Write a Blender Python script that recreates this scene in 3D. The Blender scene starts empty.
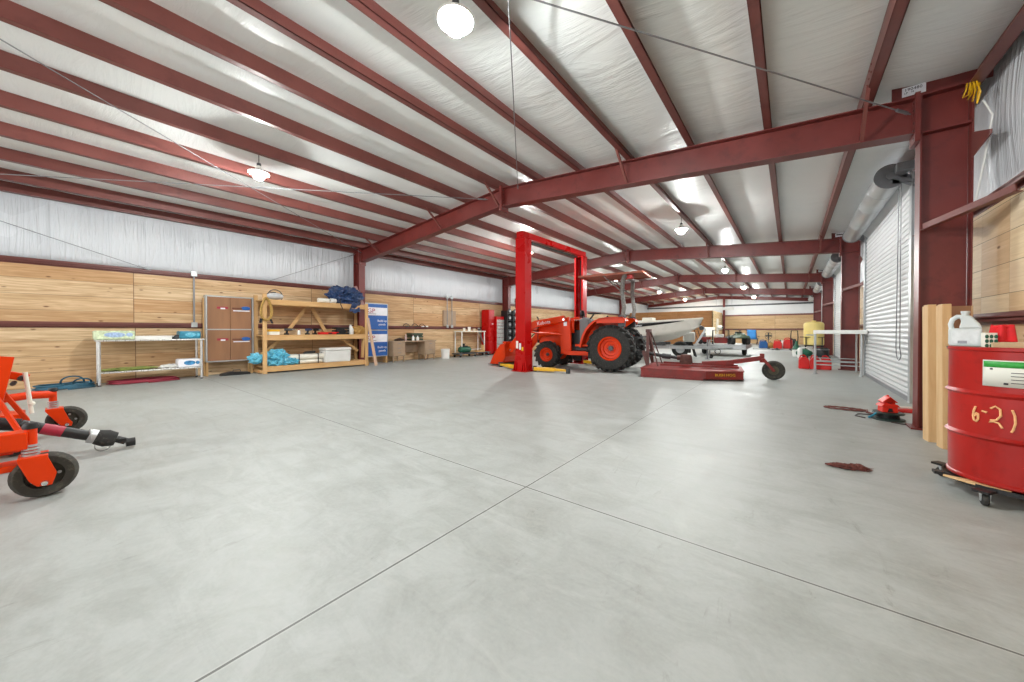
import bpy, bmesh, math, random
from mathutils import Vector as V, Matrix
random.seed(7)
C = bpy.context.scene.collection
SC = bpy.context.scene
pi = math.pi

# ------------------------------------------------------------------ materials
def lin(h):
    h = h.lstrip('#'); o = []
    for i in (0, 2, 4):
        c = int(h[i:i+2], 16)/255
        o.append(c/12.92 if c <= .04045 else ((c+.055)/1.055)**2.4)
    return (*o, 1)
class NT:
    def __init__(s, name):
        s.m = bpy.data.materials.new(name); s.m.use_nodes = True
        s.t = s.m.node_tree; s.b = s.t.nodes['Principled BSDF']
    def n(s, kind, **kw):
        x = s.t.nodes.new('ShaderNode'+kind)
        for k, v in kw.items():
            if k.startswith('i_'):
                k = k[2:]
                x.inputs[int(k) if k.isdigit() else k].default_value = v
            else: setattr(x, k, v)
        return x
    def l(s, a, b): s.t.links.new(a, b)
    def math(s, op, a, b=None, c=None):
        x = s.n('Math', operation=op)
        for i, v in enumerate((a, b, c)):
            if v is None: continue
            if isinstance(v, (int, float)): x.inputs[i].default_value = v
            else: s.l(v, x.inputs[i])
        return x.outputs[0]
    def mix(s, fac, a, b, blend='MIX'):
        x = s.n('Mix', data_type='RGBA', blend_type=blend)
        for i, v in ((0, fac), (6, a), (7, b)):
            if isinstance(v, (int, float, tuple)): x.inputs[i].default_value = v
            else: s.l(v, x.inputs[i])
        return x.outputs[2]
    def coord(s, scale=(1, 1, 1), loc=(0, 0, 0), src='Object'):
        tc = s.n('TexCoord'); mp = s.n('Mapping')
        mp.inputs['Scale'].default_value = scale; mp.inputs['Location'].default_value = loc
        s.l(tc.outputs[src], mp.inputs[0]); return mp.outputs[0]
    def noise(s, vec, scale=5, detail=3, rough=.5, dist=0):
        x = s.n('TexNoise'); s.l(vec, x.inputs['Vector'])
        x.inputs['Scale'].default_value = scale; x.inputs['Detail'].default_value = detail
        x.inputs['Roughness'].default_value = rough; x.inputs['Distortion'].default_value = dist
        return x.outputs['Fac']
    def ramp(s, f, stops):
        x = s.n('ValToRGB'); cr = x.color_ramp
        while len(cr.elements) < len(stops): cr.elements.new(.5)
        for e, (p, c) in zip(cr.elements, stops):
            e.position = p; e.color = c if isinstance(c, tuple) else (c, c, c, 1)
        s.l(f, x.inputs[0]); return x.outputs[0]
    def bump(s, h, strength=.3, dist=.02):
        x = s.n('Bump'); x.inputs['Strength'].default_value = strength; x.inputs['Distance'].default_value = dist
        s.l(h, x.inputs['Height']); s.l(x.outputs[0], s.b.inputs['Normal'])
MATS = {}
def pm(name, hexc, rough=.5, metal=0., var=.12, scale=6., bump=0., stretch=(1, 1, 1), spec=.5, coat=0., dirt=None, trans=0.):
    """painted / plain material with procedural tone and gloss variation"""
    if name in MATS: return MATS[name]
    t = NT(name); c = lin(hexc)
    v = t.coord(stretch); f = t.noise(v, scale, 4)
    lo = tuple(x*(1-var) for x in c[:3])+(1,); hi = tuple(min(1, x*(1+var)) for x in c[:3])+(1,)
    col = t.ramp(f, [(.3, lo), (.7, hi)])
    if dirt:
        f2 = t.noise(v, scale*3.1, 5, .7)
        col = t.mix(t.ramp(f2, [(.52, 0.), (.72, 1.)]), col, lin(dirt))
    t.l(col, t.b.inputs['Base Color'])
    t.l(t.ramp(f, [(.3, max(.03, rough-.06)), (.7, min(1, rough+.06))]), t.b.inputs['Roughness'])
    t.b.inputs['Metallic'].default_value = metal
    t.b.inputs['Specular IOR Level'].default_value = spec
    t.b.inputs['Coat Weight'].default_value = coat
    t.b.inputs['Transmission Weight'].default_value = trans
    if bump: t.bump(t.noise(v, scale*4, 4), bump, .01)
    MATS[name] = t.m; return t.m

def mat_concrete():
    t = NT('concrete_floor'); v = t.coord()
    big = t.noise(v, .55, 5, .6, .4); mid = t.noise(v, 3.2, 6, .7, .6); fine = t.noise(v, 46, 3, .6)
    streak = t.noise(t.coord((.5, 2.2, 1)), 2.4, 5, .65, 1.2)
    col = t.ramp(big, [(.3, lin('9a9e9b')), (.7, lin('a8acaa'))])
    col = t.mix(t.ramp(mid, [(.34, .62), (.58, 0.)]), col, lin('82867f'))
    col = t.mix(t.ramp(streak, [(.3, .36), (.5, 0.)]), col, lin('7d807a'))
    col = t.mix(t.math('MULTIPLY', fine, .3), col, lin('c4c4c0'))
    # worn dark scuffs, small drops
    vo = t.n('TexVoronoi'); vo.inputs['Scale'].default_value = 2.3; t.l(v, vo.inputs['Vector'])
    gate = t.noise(v, 1.7, 2)
    sp = t.math('MULTIPLY', t.math('LESS_THAN', vo.outputs['Distance'], .045), t.math('GREATER_THAN', gate, .56))
    col = t.mix(t.math('MULTIPLY', sp, .45), col, lin('6d6a63'))
    sc = t.noise(t.coord((1.3, .35, 1), (3, 1, 0)), 3.5, 6, .75, 1.5)
    far = t.n('SeparateXYZ'); t.l(v, far.inputs[0])
    x, y = far.outputs[0], far.outputs[1]
    col = t.mix(t.ramp(sc, [(.62, 0.), (.72, .5)]), col, lin('7b7a72'))
    wh = t.noise(t.coord((.8, 2., 1), (9, 2, 0)), 1.9, 6, .72, 2.)
    col = t.mix(t.ramp(wh, [(.54, 0.), (.74, .28)]), col, lin('bcbeba'))
    # saw cut joints
    wob = t.math('MULTIPLY', t.math('SUBTRACT', t.noise(v, 9, 2), .5), .004)
    j1 = t.math('ABSOLUTE', t.math('ADD', t.math('ADD', x, 1.4552), wob))
    j2 = t.math('ABSOLUTE', t.math('ADD', t.math('SUBTRACT', y, 2.0025), wob))
    jj = t.math('LESS_THAN', t.math('MINIMUM', j1, j2), .0055)
    lip = t.math('LESS_THAN', t.math('MINIMUM', j1, j2), .012)
    col = t.mix(t.math('MULTIPLY', lip, .25), col, lin('cfcfca'))
    col = t.mix(t.math('MULTIPLY', jj, .85), col, lin('4c4d49'))
    t.l(col, t.b.inputs['Base Color'])
    t.l(t.ramp(mid, [(.3, .38), (.7, .58)]), t.b.inputs['Roughness'])
    t.b.inputs['Specular IOR Level'].default_value = .42
    t.bump(t.math('ADD', t.math('MULTIPLY', fine, .3), mid), .12, .01)
    return t.m

def mat_boards(name, along, tones, row=.292, seg=3.66, off=0., knots=.5, zoff=0., gs=.62):
    """horizontal pine boards: courses in z, butt joints along one axis"""
    t = NT(name); v = t.coord()
    s = t.n('SeparateXYZ'); t.l(v, s.inputs[0])
    a = s.outputs[1 if along == 'y' else 0]; z = t.math('ADD', s.outputs[2], zoff)
    r = t.math('FLOOR', t.math('DIVIDE', z, row))
    zf = t.math('FRACT', t.math('DIVIDE', z, row))
    half = t.math('GREATER_THAN', z, 1.22)
    sa = t.math('DIVIDE', t.math('ADD', t.math('ADD', a, off), t.math('MULTIPLY', half, .02)), seg)
    sg = t.math('FLOOR', sa); sf = t.math('FRACT', sa)
    cb = t.n('CombineXYZ'); t.l(r, cb.inputs[0]); t.l(sg, cb.inputs[1])
    wn = t.n('TexWhiteNoise', noise_dimensions='3D'); t.l(cb.outputs[0], wn.inputs['Vector'])
    rnd = wn.outputs['Value']
    g = t.n('CombineXYZ')
    t.l(t.math('ADD', t.math('MULTIPLY', a, .9), t.math('MULTIPLY', rnd, 37.)), g.inputs[0])
    t.l(t.math('MULTIPLY', z, 17.), g.inputs[1]); t.l(t.math('MULTIPLY', rnd, 91.), g.inputs[2])
    gr = t.noise(g.outputs[0], 1.5, 5, .6, .8)
    base = t.ramp(rnd, [(i/(len(tones)-1), lin(c)) for i, c in enumerate(tones)])
    col = t.mix(t.ramp(gr, [(.33, gs), (.6, 0.)]), base, lin('9a6f42'))
    col = t.mix(t.ramp(gr, [(.55, 0.), (.8, .35)]), col, lin('ecd9b8'))
    kv = t.n('CombineXYZ'); t.l(t.math('MULTIPLY', a, 1.7), kv.inputs[0]); t.l(t.math('MULTIPLY', z, 4.2), kv.inputs[1]); t.l(rnd, kv.inputs[2])
    vo = t.n('TexVoronoi'); vo.inputs['Scale'].default_value = 1.7; t.l(kv.outputs[0], vo.inputs['Vector'])
    kw = t.n('TexWhiteNoise', noise_dimensions='3D'); t.l(vo.outputs['Position'], kw.inputs['Vector'])
    kn = t.math('MULTIPLY', t.ramp(vo.outputs['Distance'], [(.06, 1.), (.13, 0.)]), t.math('LESS_THAN', kw.outputs['Value'], knots))
    col = t.mix(t.math('MULTIPLY', kn, .85), col, lin('6b452a'))
    gap = t.math('MAXIMUM', t.math('LESS_THAN', zf, .022), t.math('LESS_THAN', sf, .004))
    col = t.mix(t.math('MULTIPLY', gap, .7), col, lin('5d442c'))
    t.l(col, t.b.inputs['Base Color']); t.b.inputs['Roughness'].default_value = .6
    t.b.inputs['Specular IOR Level'].default_value = .3
    t.bump(t.math('SUBTRACT', t.math('MULTIPLY', gr, .25), gap), .35, .006)
    return t.m

def mat_lumber(name, tones=('c69a64', 'd8b280'), axis=1):
    t = NT(name); sc = [16, 16, 16]; sc[axis] = 1.2
    v = t.coord(tuple(sc)); f = t.noise(v, 1.6, 4, .6, .6)
    oi = t.n('ObjectInfo')
    col = t.ramp(f, [(.3, lin(tones[0])), (.7, lin(tones[1]))])
    col = t.mix(t.math('MULTIPLY', oi.outputs['Random'], .2), col, lin('b78850'))
    t.l(col, t.b.inputs['Base Color']); t.b.inputs['Roughness'].default_value = .6
    t.b.inputs['Specular IOR Level'].default_value = .3
    t.bump(f, .15, .004); return t.m

def mat_vinyl(name, fold, hexes=('c9cac8', 'd9dad8'), rough=.33, strength=.5):
    """white vinyl faced insulation, wrinkled; fold = coordinate scale (stretched along the creases)"""
    t = NT(name); v = t.coord(fold); w = t.coord()
    f1 = t.noise(v, 1., 5, .62, 1.1); f2 = t.noise(v, 2.7, 4, .6, 2.); big = t.noise(w, .7, 3)
    t.l(t.ramp(big, [(.3, lin(hexes[0])), (.7, lin(hexes[1]))]), t.b.inputs['Base Color'])
    ridge = t.math('ABSOLUTE', t.math('SUBTRACT', f1, .5))
    ridge = t.math('SUBTRACT', 1., t.math('MINIMUM', t.math('MULTIPLY', ridge, 7.), 1.))
    h = t.math('ADD', t.math('MULTIPLY', ridge, .6), t.math('MULTIPLY', f2, .7))
    t.l(t.ramp(big, [(.3, rough-.05), (.7, rough+.07)]), t.b.inputs['Roughness'])
    t.b.inputs['Specular IOR Level'].default_value = .6
    t.bump(h, strength, .05); return t.m

def mat_emit(name, strength, col=(1, .97, .9, 1)):
    t = NT(name); t.b.inputs['Base Color'].default_value = (1, 1, 1, 1)
    t.b.inputs['Emission Color'].default_value = col; t.b.inputs['Emission Strength'].default_value = strength
    return t.m

# ------------------------------------------------------------------ mesh builder
class MB:
    def __init__(s): s.bm = bmesh.new()
    def _tag(s, vs, M):
        if M is not None: bmesh.ops.transform(s.bm, matrix=M, verts=vs)
        return s
    def box(s, x0, x1, y0, y1, z0, z1, M=None):
        vs = [s.bm.verts.new((x, y, z)) for x in (x0, x1) for y in (y0, y1) for z in (z0, z1)]
        for f in ((0, 1, 3, 2), (4, 6, 7, 5), (0, 4, 5, 1), (2, 3, 7, 6), (0, 2, 6, 4), (1, 5, 7, 3)):
            s.bm.faces.new([vs[i] for i in f])
        return s._tag(vs, M)
    def cb(s, c, d, M=None):
        return s.box(c[0]-d[0]/2, c[0]+d[0]/2, c[1]-d[1]/2, c[1]+d[1]/2, c[2]-d[2]/2, c[2]+d[2]/2, M)
    def bar(s, a, b, w, h, up=(0, 0, 1)):
        """rectangular bar from a to b, w across, h along up"""
        a, b = V(a), V(b); d = (b-a); L = d.length; d.normalize()
        u = V(up)
        if abs(d.dot(u)) > .98: u = V((0, 1, 0))
        side = d.cross(u).normalized(); u = side.cross(d)
        M = Matrix((( d.x, side.x, u.x, a.x), (d.y, side.y, u.y, a.y), (d.z, side.z, u.z, a.z), (0, 0, 0, 1)))
        return s.box(0, L, -w/2, w/2, -h/2, h/2, M)
    def prism(s, pts, axis, lo, hi, M=None):
        def p(q, t):
            return {'x': (t, q[0], q[1]), 'y': (q[0], t, q[1]), 'z': (q[0], q[1], t)}[axis]
        A = [s.bm.verts.new(p(q, lo)) for q in pts]; B = [s.bm.verts.new(p(q, hi)) for q in pts]
        n = len(pts)
        for i in range(n): s.bm.faces.new((A[i], A[(i+1) % n], B[(i+1) % n], B[i]))
        s.bm.faces.new(A[::-1]); s.bm.faces.new(B)
        return s._tag(A+B, M)
    def tube(s, pts, r, n=8, closed=False, M=None):
        pts = [V(p) for p in pts]; N = len(pts); rings = []; allv = []
        rr = r if isinstance(r, (list, tuple)) else [r]*N
        prev = None
        for i, p in enumerate(pts):
            if closed: d = pts[(i+1) % N]-pts[i-1]
            else: d = pts[min(i+1, N-1)]-pts[max(i-1, 0)]
            d.normalize()
            if prev is None:
                u = V((0, 0, 1)) if abs(d.z) < .9 else V((1, 0, 0))
            else: u = prev
            u = (u-d*u.dot(d)).normalized(); prev = u; w = d.cross(u)
            ring = [s.bm.verts.new(p+(u*math.cos(2*pi*k/n)+w*math.sin(2*pi*k/n))*rr[i]) for k in range(n)]
            rings.append(ring); allv += ring
        for i in range(N if closed else N-1):
            A, B = rings[i], rings[(i+1) % N]
            for k in range(n): s.bm.faces.new((A[k], A[(k+1) % n], B[(k+1) % n], B[k]))
        if not closed:
            s.bm.faces.new(rings[0][::-1]); s.bm.faces.new(rings[-1])
        return s._tag(allv, M)
    def cyl(s, a, b, r, n=16, r2=None): return s.tube([a, b], [r, r if r2 is None else r2], n)
    def lathe(s, prof, n=24, M=None):
        """profile (r, z) about z"""
        rings = []; allv = []
        for r, z in prof:
            ring = [s.bm.verts.new((max(r, 1e-4)*math.cos(2*pi*k/n), max(r, 1e-4)*math.sin(2*pi*k/n), z)) for k in range(n)]
            rings.append(ring); allv += ring
        for A, B in zip(rings, rings[1:]):
            for k in range(n): s.bm.faces.new((A[k], A[(k+1) % n], B[(k+1) % n], B[k]))
        if prof[0][0] > .004 and prof[-1][0] > .004:
            for k in range(n): s.bm.faces.new((rings[-1][k], rings[-1][(k+1) % n], rings[0][(k+1) % n], rings[0][k]))
        else:
            s.bm.faces.new(rings[0][::-1]); s.bm.faces.new(rings[-1])
        return s._tag(allv, M)
    def ball(s, c, r, n=14, M=None):
        if not isinstance(r, (tuple, list)): r = (r, r, r)
        g = bmesh.ops.create_uvsphere(s.bm, u_segments=n, v_segments=max(6, n*2//3), radius=1)
        T = Matrix.Translation(c) @ Matrix.Diagonal((*r, 1))
        if M is not None: T = M @ T
        bmesh.ops.transform(s.bm, matrix=T, verts=g['verts']); return s
    def ring(s, c, R, r, axis='z', n=28, m=8, sx=1., sy=1.):
        P = []
        for k in range(n):
            a, b = R*sx*math.cos(2*pi*k/n), R*sy*math.sin(2*pi*k/n)
            P.append({'z': (a, b, 0), 'y': (a, 0, b), 'x': (0, a, b)}[axis])
        return s.tube([V(c)+V(p) for p in P], r, m, True)
    def grid(s, f, nu, nv, closeu=False):
        R = [[s.bm.verts.new(f(i/nu, j/nv)) for j in range(nv+1)] for i in range(nu if closeu else nu+1)]
        N = len(R)
        for i in range(nu):
            A, B = R[i], R[(i+1) % N]
            for j in range(nv): s.bm.faces.new((A[j], B[j], B[j+1], A[j+1]))
        return s
    def blob(s, c, r, amp=.25, seed=0, n=3, freq=3.):
        """crumpled lump"""
        from mathutils import noise as N
        g = bmesh.ops.create_icosphere(s.bm, subdivisions=n, radius=1)
        for v in g['verts']:
            d = v.co.normalized(); k = 1+amp*(N.noise(d*freq+V((seed*7.3, seed*1.9, seed)))+.5*N.noise(d*freq*2.7+V((seed, 3, 5))))
            v.co = V((c[0]+d.x*r[0]*k, c[1]+d.y*r[1]*k, max(c[2]-r[2]*.98, c[2]+d.z*r[2]*k)))
        return s
    def text(s, body, size, M, depth=.002, align='CENTER'):
        cu = bpy.data.curves.new('t', 'FONT'); cu.body = body; cu.size = size; cu.extrude = depth
        cu.align_x = align; cu.align_y = 'CENTER'; cu.resolution_u = 2
        o = bpy.data.objects.new('t', cu); C.objects.link(o)
        dg = bpy.context.evaluated_depsgraph_get(); dg.update()
        me = bpy.data.meshes.new_from_object(o.evaluated_get(dg)); me.transform(M)
        s.bm.from_mesh(me); bpy.data.objects.remove(o); bpy.data.meshes.remove(me); bpy.data.curves.remove(cu)
        return s
    def build(s, name, mat, parent=None, smooth=40, bevel=0., solid=0., subsurf=0):
        bmesh.ops.recalc_face_normals(s.bm, faces=s.bm.faces)
        me = bpy.data.meshes.new(name); s.bm.to_mesh(me); s.bm.free()
        o = bpy.data.objects.new(name, me); C.objects.link(o)
        if mat is not None: me.materials.append(mat)
        if smooth:
            me.polygons.foreach_set('use_smooth', [True]*len(me.polygons))
            me.set_sharp_from_angle(angle=math.radians(smooth))
        if solid:
            m = o.modifiers.new('solid', 'SOLIDIFY'); m.thickness = solid; m.offset = 0
        if bevel:
            m = o.modifiers.new('bevel', 'BEVEL'); m.width = bevel; m.segments = 2; m.limit_method = 'ANGLE'; m.harden_normals = False
        if subsurf:
            m = o.modifiers.new('sub', 'SUBSURF'); m.levels = m.render_levels = subsurf
        if parent is not None: o.parent = parent
        return o
def tag(o, label, cat, group=None, kind=None):
    o['label'] = label; o['category'] = cat
    if group: o['group'] = group
    if kind: o['kind'] = kind
    return o
def thing(name, label, cat, loc=(0, 0, 0), rz=0., group=None):
    o = bpy.data.objects.new(name, None); C.objects.link(o); o.empty_display_size = .1
    o.location = loc; o.rotation_euler = (0, 0, rz); return tag(o, label, cat, group)
def struct(mb, name, mat, label, cat, group=None, **kw):
    return tag(mb.build(name, mat, **kw), label, cat, group, 'structure')
def solo(mb, name, mat, label, cat, group=None, loc=None, rz=0., **kw):
    o = tag(mb.build(name, mat, **kw), label, cat, group)
    if loc is not None: o.location = loc; o.rotation_euler = (0, 0, rz)
    return o
def dup(r, loc, rz, label, group=None):
    def cp(o, par):
        c = o.copy(); C.objects.link(c)
        if par is not None: c.parent = par
        for ch in list(o.children): cp(ch, c)
        return c
    c = cp(r, None); c.location = loc; c.rotation_euler = (0, 0, rz); c['label'] = label
    if group: c['group'] = group
    return c
def RX(a): return Matrix.Rotation(a, 4, 'X')
def RY(a): return Matrix.Rotation(a, 4, 'Y')
def RZ(a): return Matrix.Rotation(a, 4, 'Z')
def TR(*p): return Matrix.Translation(p)
ORD = 'first second third fourth fifth sixth seventh eighth ninth tenth eleventh twelfth thirteenth fourteenth fifteenth'.split()

# ------------------------------------------------------------------ palette
STEEL = pm('red_oxide_steel', '6c2823', .42, var=.16, scale=1.6, dirt='58211d')
STEEL2 = pm('red_oxide_purlin', '74403a', .40, var=.15, scale=1.2, dirt='683834')
CONC = mat_concrete()
VROOF = mat_vinyl('roof_vinyl', (.3, 1.7, 1), ('e4e8e7', 'edf0ee'), .38, .2)
VWALL = mat_vinyl('wall_vinyl', (1, 4.5, .25), ('c6cacf', 'd3d6da'), .30, .5)
VEND = mat_vinyl('end_vinyl', (4.5, 1, .5), ('d6d7d8', 'e4e5e5'), .34, .35)
WOODL = mat_boards('pine_wall_boards', 'y', ('c9a47a', 'd6b58c', 'dfc49e', 'd2ae84', 'c4986c', 'dabd95'), .3, 3.66, 2.71, .8)
WOODR = mat_boards('pine_wall_boards_short', 'y', ('d9b98f', 'e6cfa8', 'cda67a', 'ead8b8', 'd8b384'), .29, .62, .1, .4, 0., .22)
WOODB = mat_boards('pine_end_boards', 'x', ('d6b58a', 'dfc198', 'd0ac80', 'e4cba6'), .3, 3.66, 1., .5, 0., .4)
WOODP = mat_boards('pine_partition_boards', 'x', ('b07848', 'ba8454', 'a66e40'), .3, 2.44, 0., .3)
WOODQ = mat_boards('pine_partition_side', 'y', ('e3cba0', 'd9bd8e', 'ead5ae'), .3, 2.44, 0., .2)
LUM = mat_lumber('shelf_lumber', axis=1)
LUMZ = mat_lumber('post_lumber', axis=2)
LUMX = mat_lumber('cross_lumber', axis=0)
PALE = mat_lumber('pale_lumber', ('cfa878', 'dfbf92'), 2)
RED = pm('lift_red_paint', 'b50c0c', .3, var=.08, scale=2, spec=.3)
DRUM = pm('drum_red_paint', 'a11a14', .34, var=.14, scale=3, dirt='8a1510', spec=.35)
ORANGE = pm('tractor_orange', 'd83800', .36, var=.08, scale=3, spec=.25)
DKRED = pm('worn_red_paint', '82241f', .55, var=.25, scale=5, dirt='64302a')
YEL = pm('yellow_paint', 'e0ab18', .4, var=.1)
YTANK = pm('yellow_tank_plastic', 'dcc477', .4, var=.08, scale=3)
BLACK = pm('black_metal', '1b1b1c', .45, var=.2)
RUBBER = pm('black_rubber', '2a2a29', .8, var=.25, scale=9, dirt='55524b')
RUBWORN = pm('worn_rubber', '3a3833', .85, var=.25, scale=7, dirt='5f5a4d')
GREY = pm('grey_metal', '85878a', .4, .4, var=.12)
DGREY = pm('dark_grey_metal', '4a4b4d', .45, .3, var=.15)
GALV = pm('galvanised', 'b4b7b8', .35, .5, var=.1, scale=4)
STAIN = pm('stainless', 'c9c9c6', .3, .55, var=.06, stretch=(1, 12, 1))
CHROME = pm('chrome_bolt', 'd6d6d6', .2, .9, var=.05)
WHITE = pm('white_plastic', 'e6e6e1', .4, var=.05)
CREAM = pm('cream_plastic', 'ebe7da', .45, var=.05)
DOORW = pm('door_white_slat', 'd3d5d6', .5, 0., var=.05, scale=2)
BROWNCARD = pm('brown_card', '93694a', .7, var=.12, scale=2, stretch=(1, 3, .6))
BLUE = pm('print_blue', '1c5aa6', .45, var=.06)
PRINTW = pm('print_white', 'e9e9ee', .45, var=.04)
PRINTR = pm('print_red', 'a3263a', .5, var=.05)
PRINTD = pm('print_dark', '28242c', .5, var=.1)
TEAL = pm('teal_plastic', '2a7d96', .4, var=.2, scale=10)
CYAN = pm('cyan_tarp', '5bb4cf', .35, var=.3, scale=14, dirt='a8dbe6')
NAVY = pm('navy_tarp', '22385f', .5, var=.4, scale=14, dirt='4b6a96')
TAN = pm('tan_desk_metal', 'a58d74', .45, var=.08)
GREEN = pm('dark_green_plastic', '1f5d47', .45, var=.2)
OLIVE = pm('olive_green_paint', '3a4a36', .5, var=.25, dirt='2b3328')
GASRED = pm('gas_can_red', 'cc1512', .4, var=.08)
# ------------------------------------------------------------------ the building
RIDGE, WL, WR = -4.94, -11.32, 1.6
Y0, Y1 = -9.3, 36.36
FR = [5.97+7.62*i for i in range(4)]
def zr(x): return 4.2-.0833*abs(x-RIDGE)          # rafter top / purlin seat
def zc(x): return zr(x)+.2                        # roof lining
PX = [.65-.945*k for k in range(13)]

struct(MB().box(WL-.3, WR+.3, Y0, Y1+.3, -.2, 0), 'floor', CONC, 'pale grey sealed concrete slab with two crossing saw cut joints', 'floor', smooth=0)

# roof lining: sags between the purlins, lightly wrinkled
from mathutils import noise as NZ
edges = [1.72]+PX+[-11.5]
def roof():
    mb = MB(); xs = []
    for a, b in zip(edges, edges[1:]):
        for i in range(8): xs.append((a+(b-a)*i/8, math.sin(pi*i/8)))
    xs.append((edges[-1], 0)); ny = 210
    R = []
    for x, s in xs:
        col = []
        for j in range(ny+1):
            y = Y0+(Y1+.2-Y0)*j/ny
            w = NZ.noise(V((x*.9, y*2.6, 1.)))*.020+NZ.noise(V((x*.5, y*5.5, 9.)))*.010
            col.append(mb.bm.verts.new((x, y, zc(x)-.002-s*(.035+w))))
        R.append(col)
    for A, B in zip(R, R[1:]):
        for j in range(ny): mb.bm.faces.new((A[j], A[j+1], B[j+1], B[j]))
    return mb
struct(roof(), 'ceiling', VROOF, 'white wrinkled vinyl insulation under the sloping roof', 'ceiling', smooth=180, solid=.02)
struct(MB().prism([(1.75, zc(1.75)+.06), (RIDGE, zc(RIDGE)+.06), (-11.5, zc(-11.5)+.06), (-11.5, zc(-11.5)+.1), (RIDGE, zc(RIDGE)+.1), (1.75, zc(1.75)+.1)], 'y', Y0, Y1+.3),
       'roof', GALV, 'metal roof sheeting above the white insulation', 'roof', smooth=0)

def zsec(mb, x, y0, y1, zb, d=.2, fl=.085, t=.008, flip=1):
    """Z purlin running along y: bottom flange one way, top flange the other, with lips"""
    mb.box(x-t/2, x+t/2, y0, y1, zb, zb+d)
    mb.box(*sorted((x, x+flip*fl)), y0, y1, zb, zb+t)
    mb.box(*sorted((x+flip*fl-flip*t, x+flip*fl)), y0, y1, zb, zb+.022)
    mb.box(*sorted((x-flip*fl, x)), y0, y1, zb+d-t, zb+d)
for k, x in enumerate(PX):
    mb = MB(); zsec(mb, x, Y0, Y1, zr(x), flip=1 if x > RIDGE else -1)
    for Y in FR:                                    # lap bolts
        for dy in (-.75, -.62, .62, .75):
            for dz in (.06, .14): mb.cyl((x-.012, Y+dy, zr(x)+dz), (x+.012, Y+dy, zr(x)+dz), .011, 6)
    struct(mb, 'roof_purlin', STEEL2, 'red oxide steel roof purlin, %s one in from the roller doors' % ORD[k], 'purlin', 'roof purlins', smooth=0)
# eave struts
for x, lab, f in ((1.52, 'red oxide eave strut along the top of the roller door wall', -1), (-11.3, 'red oxide eave strut along the top of the long boarded wall', 1)):
    mb = MB(); z = zr(x)-.03
    mb.box(x-.005, x+.005, Y0, Y1, z, z+.22); mb.box(*sorted((x, x+f*.1)), Y0, Y1, z, z+.008); mb.box(*sorted((x, x+f*.1)), Y0, Y1, z+.21, z+.218)
    struct(mb, 'eave_strut', STEEL2, lab, 'beam', smooth=0)

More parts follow.
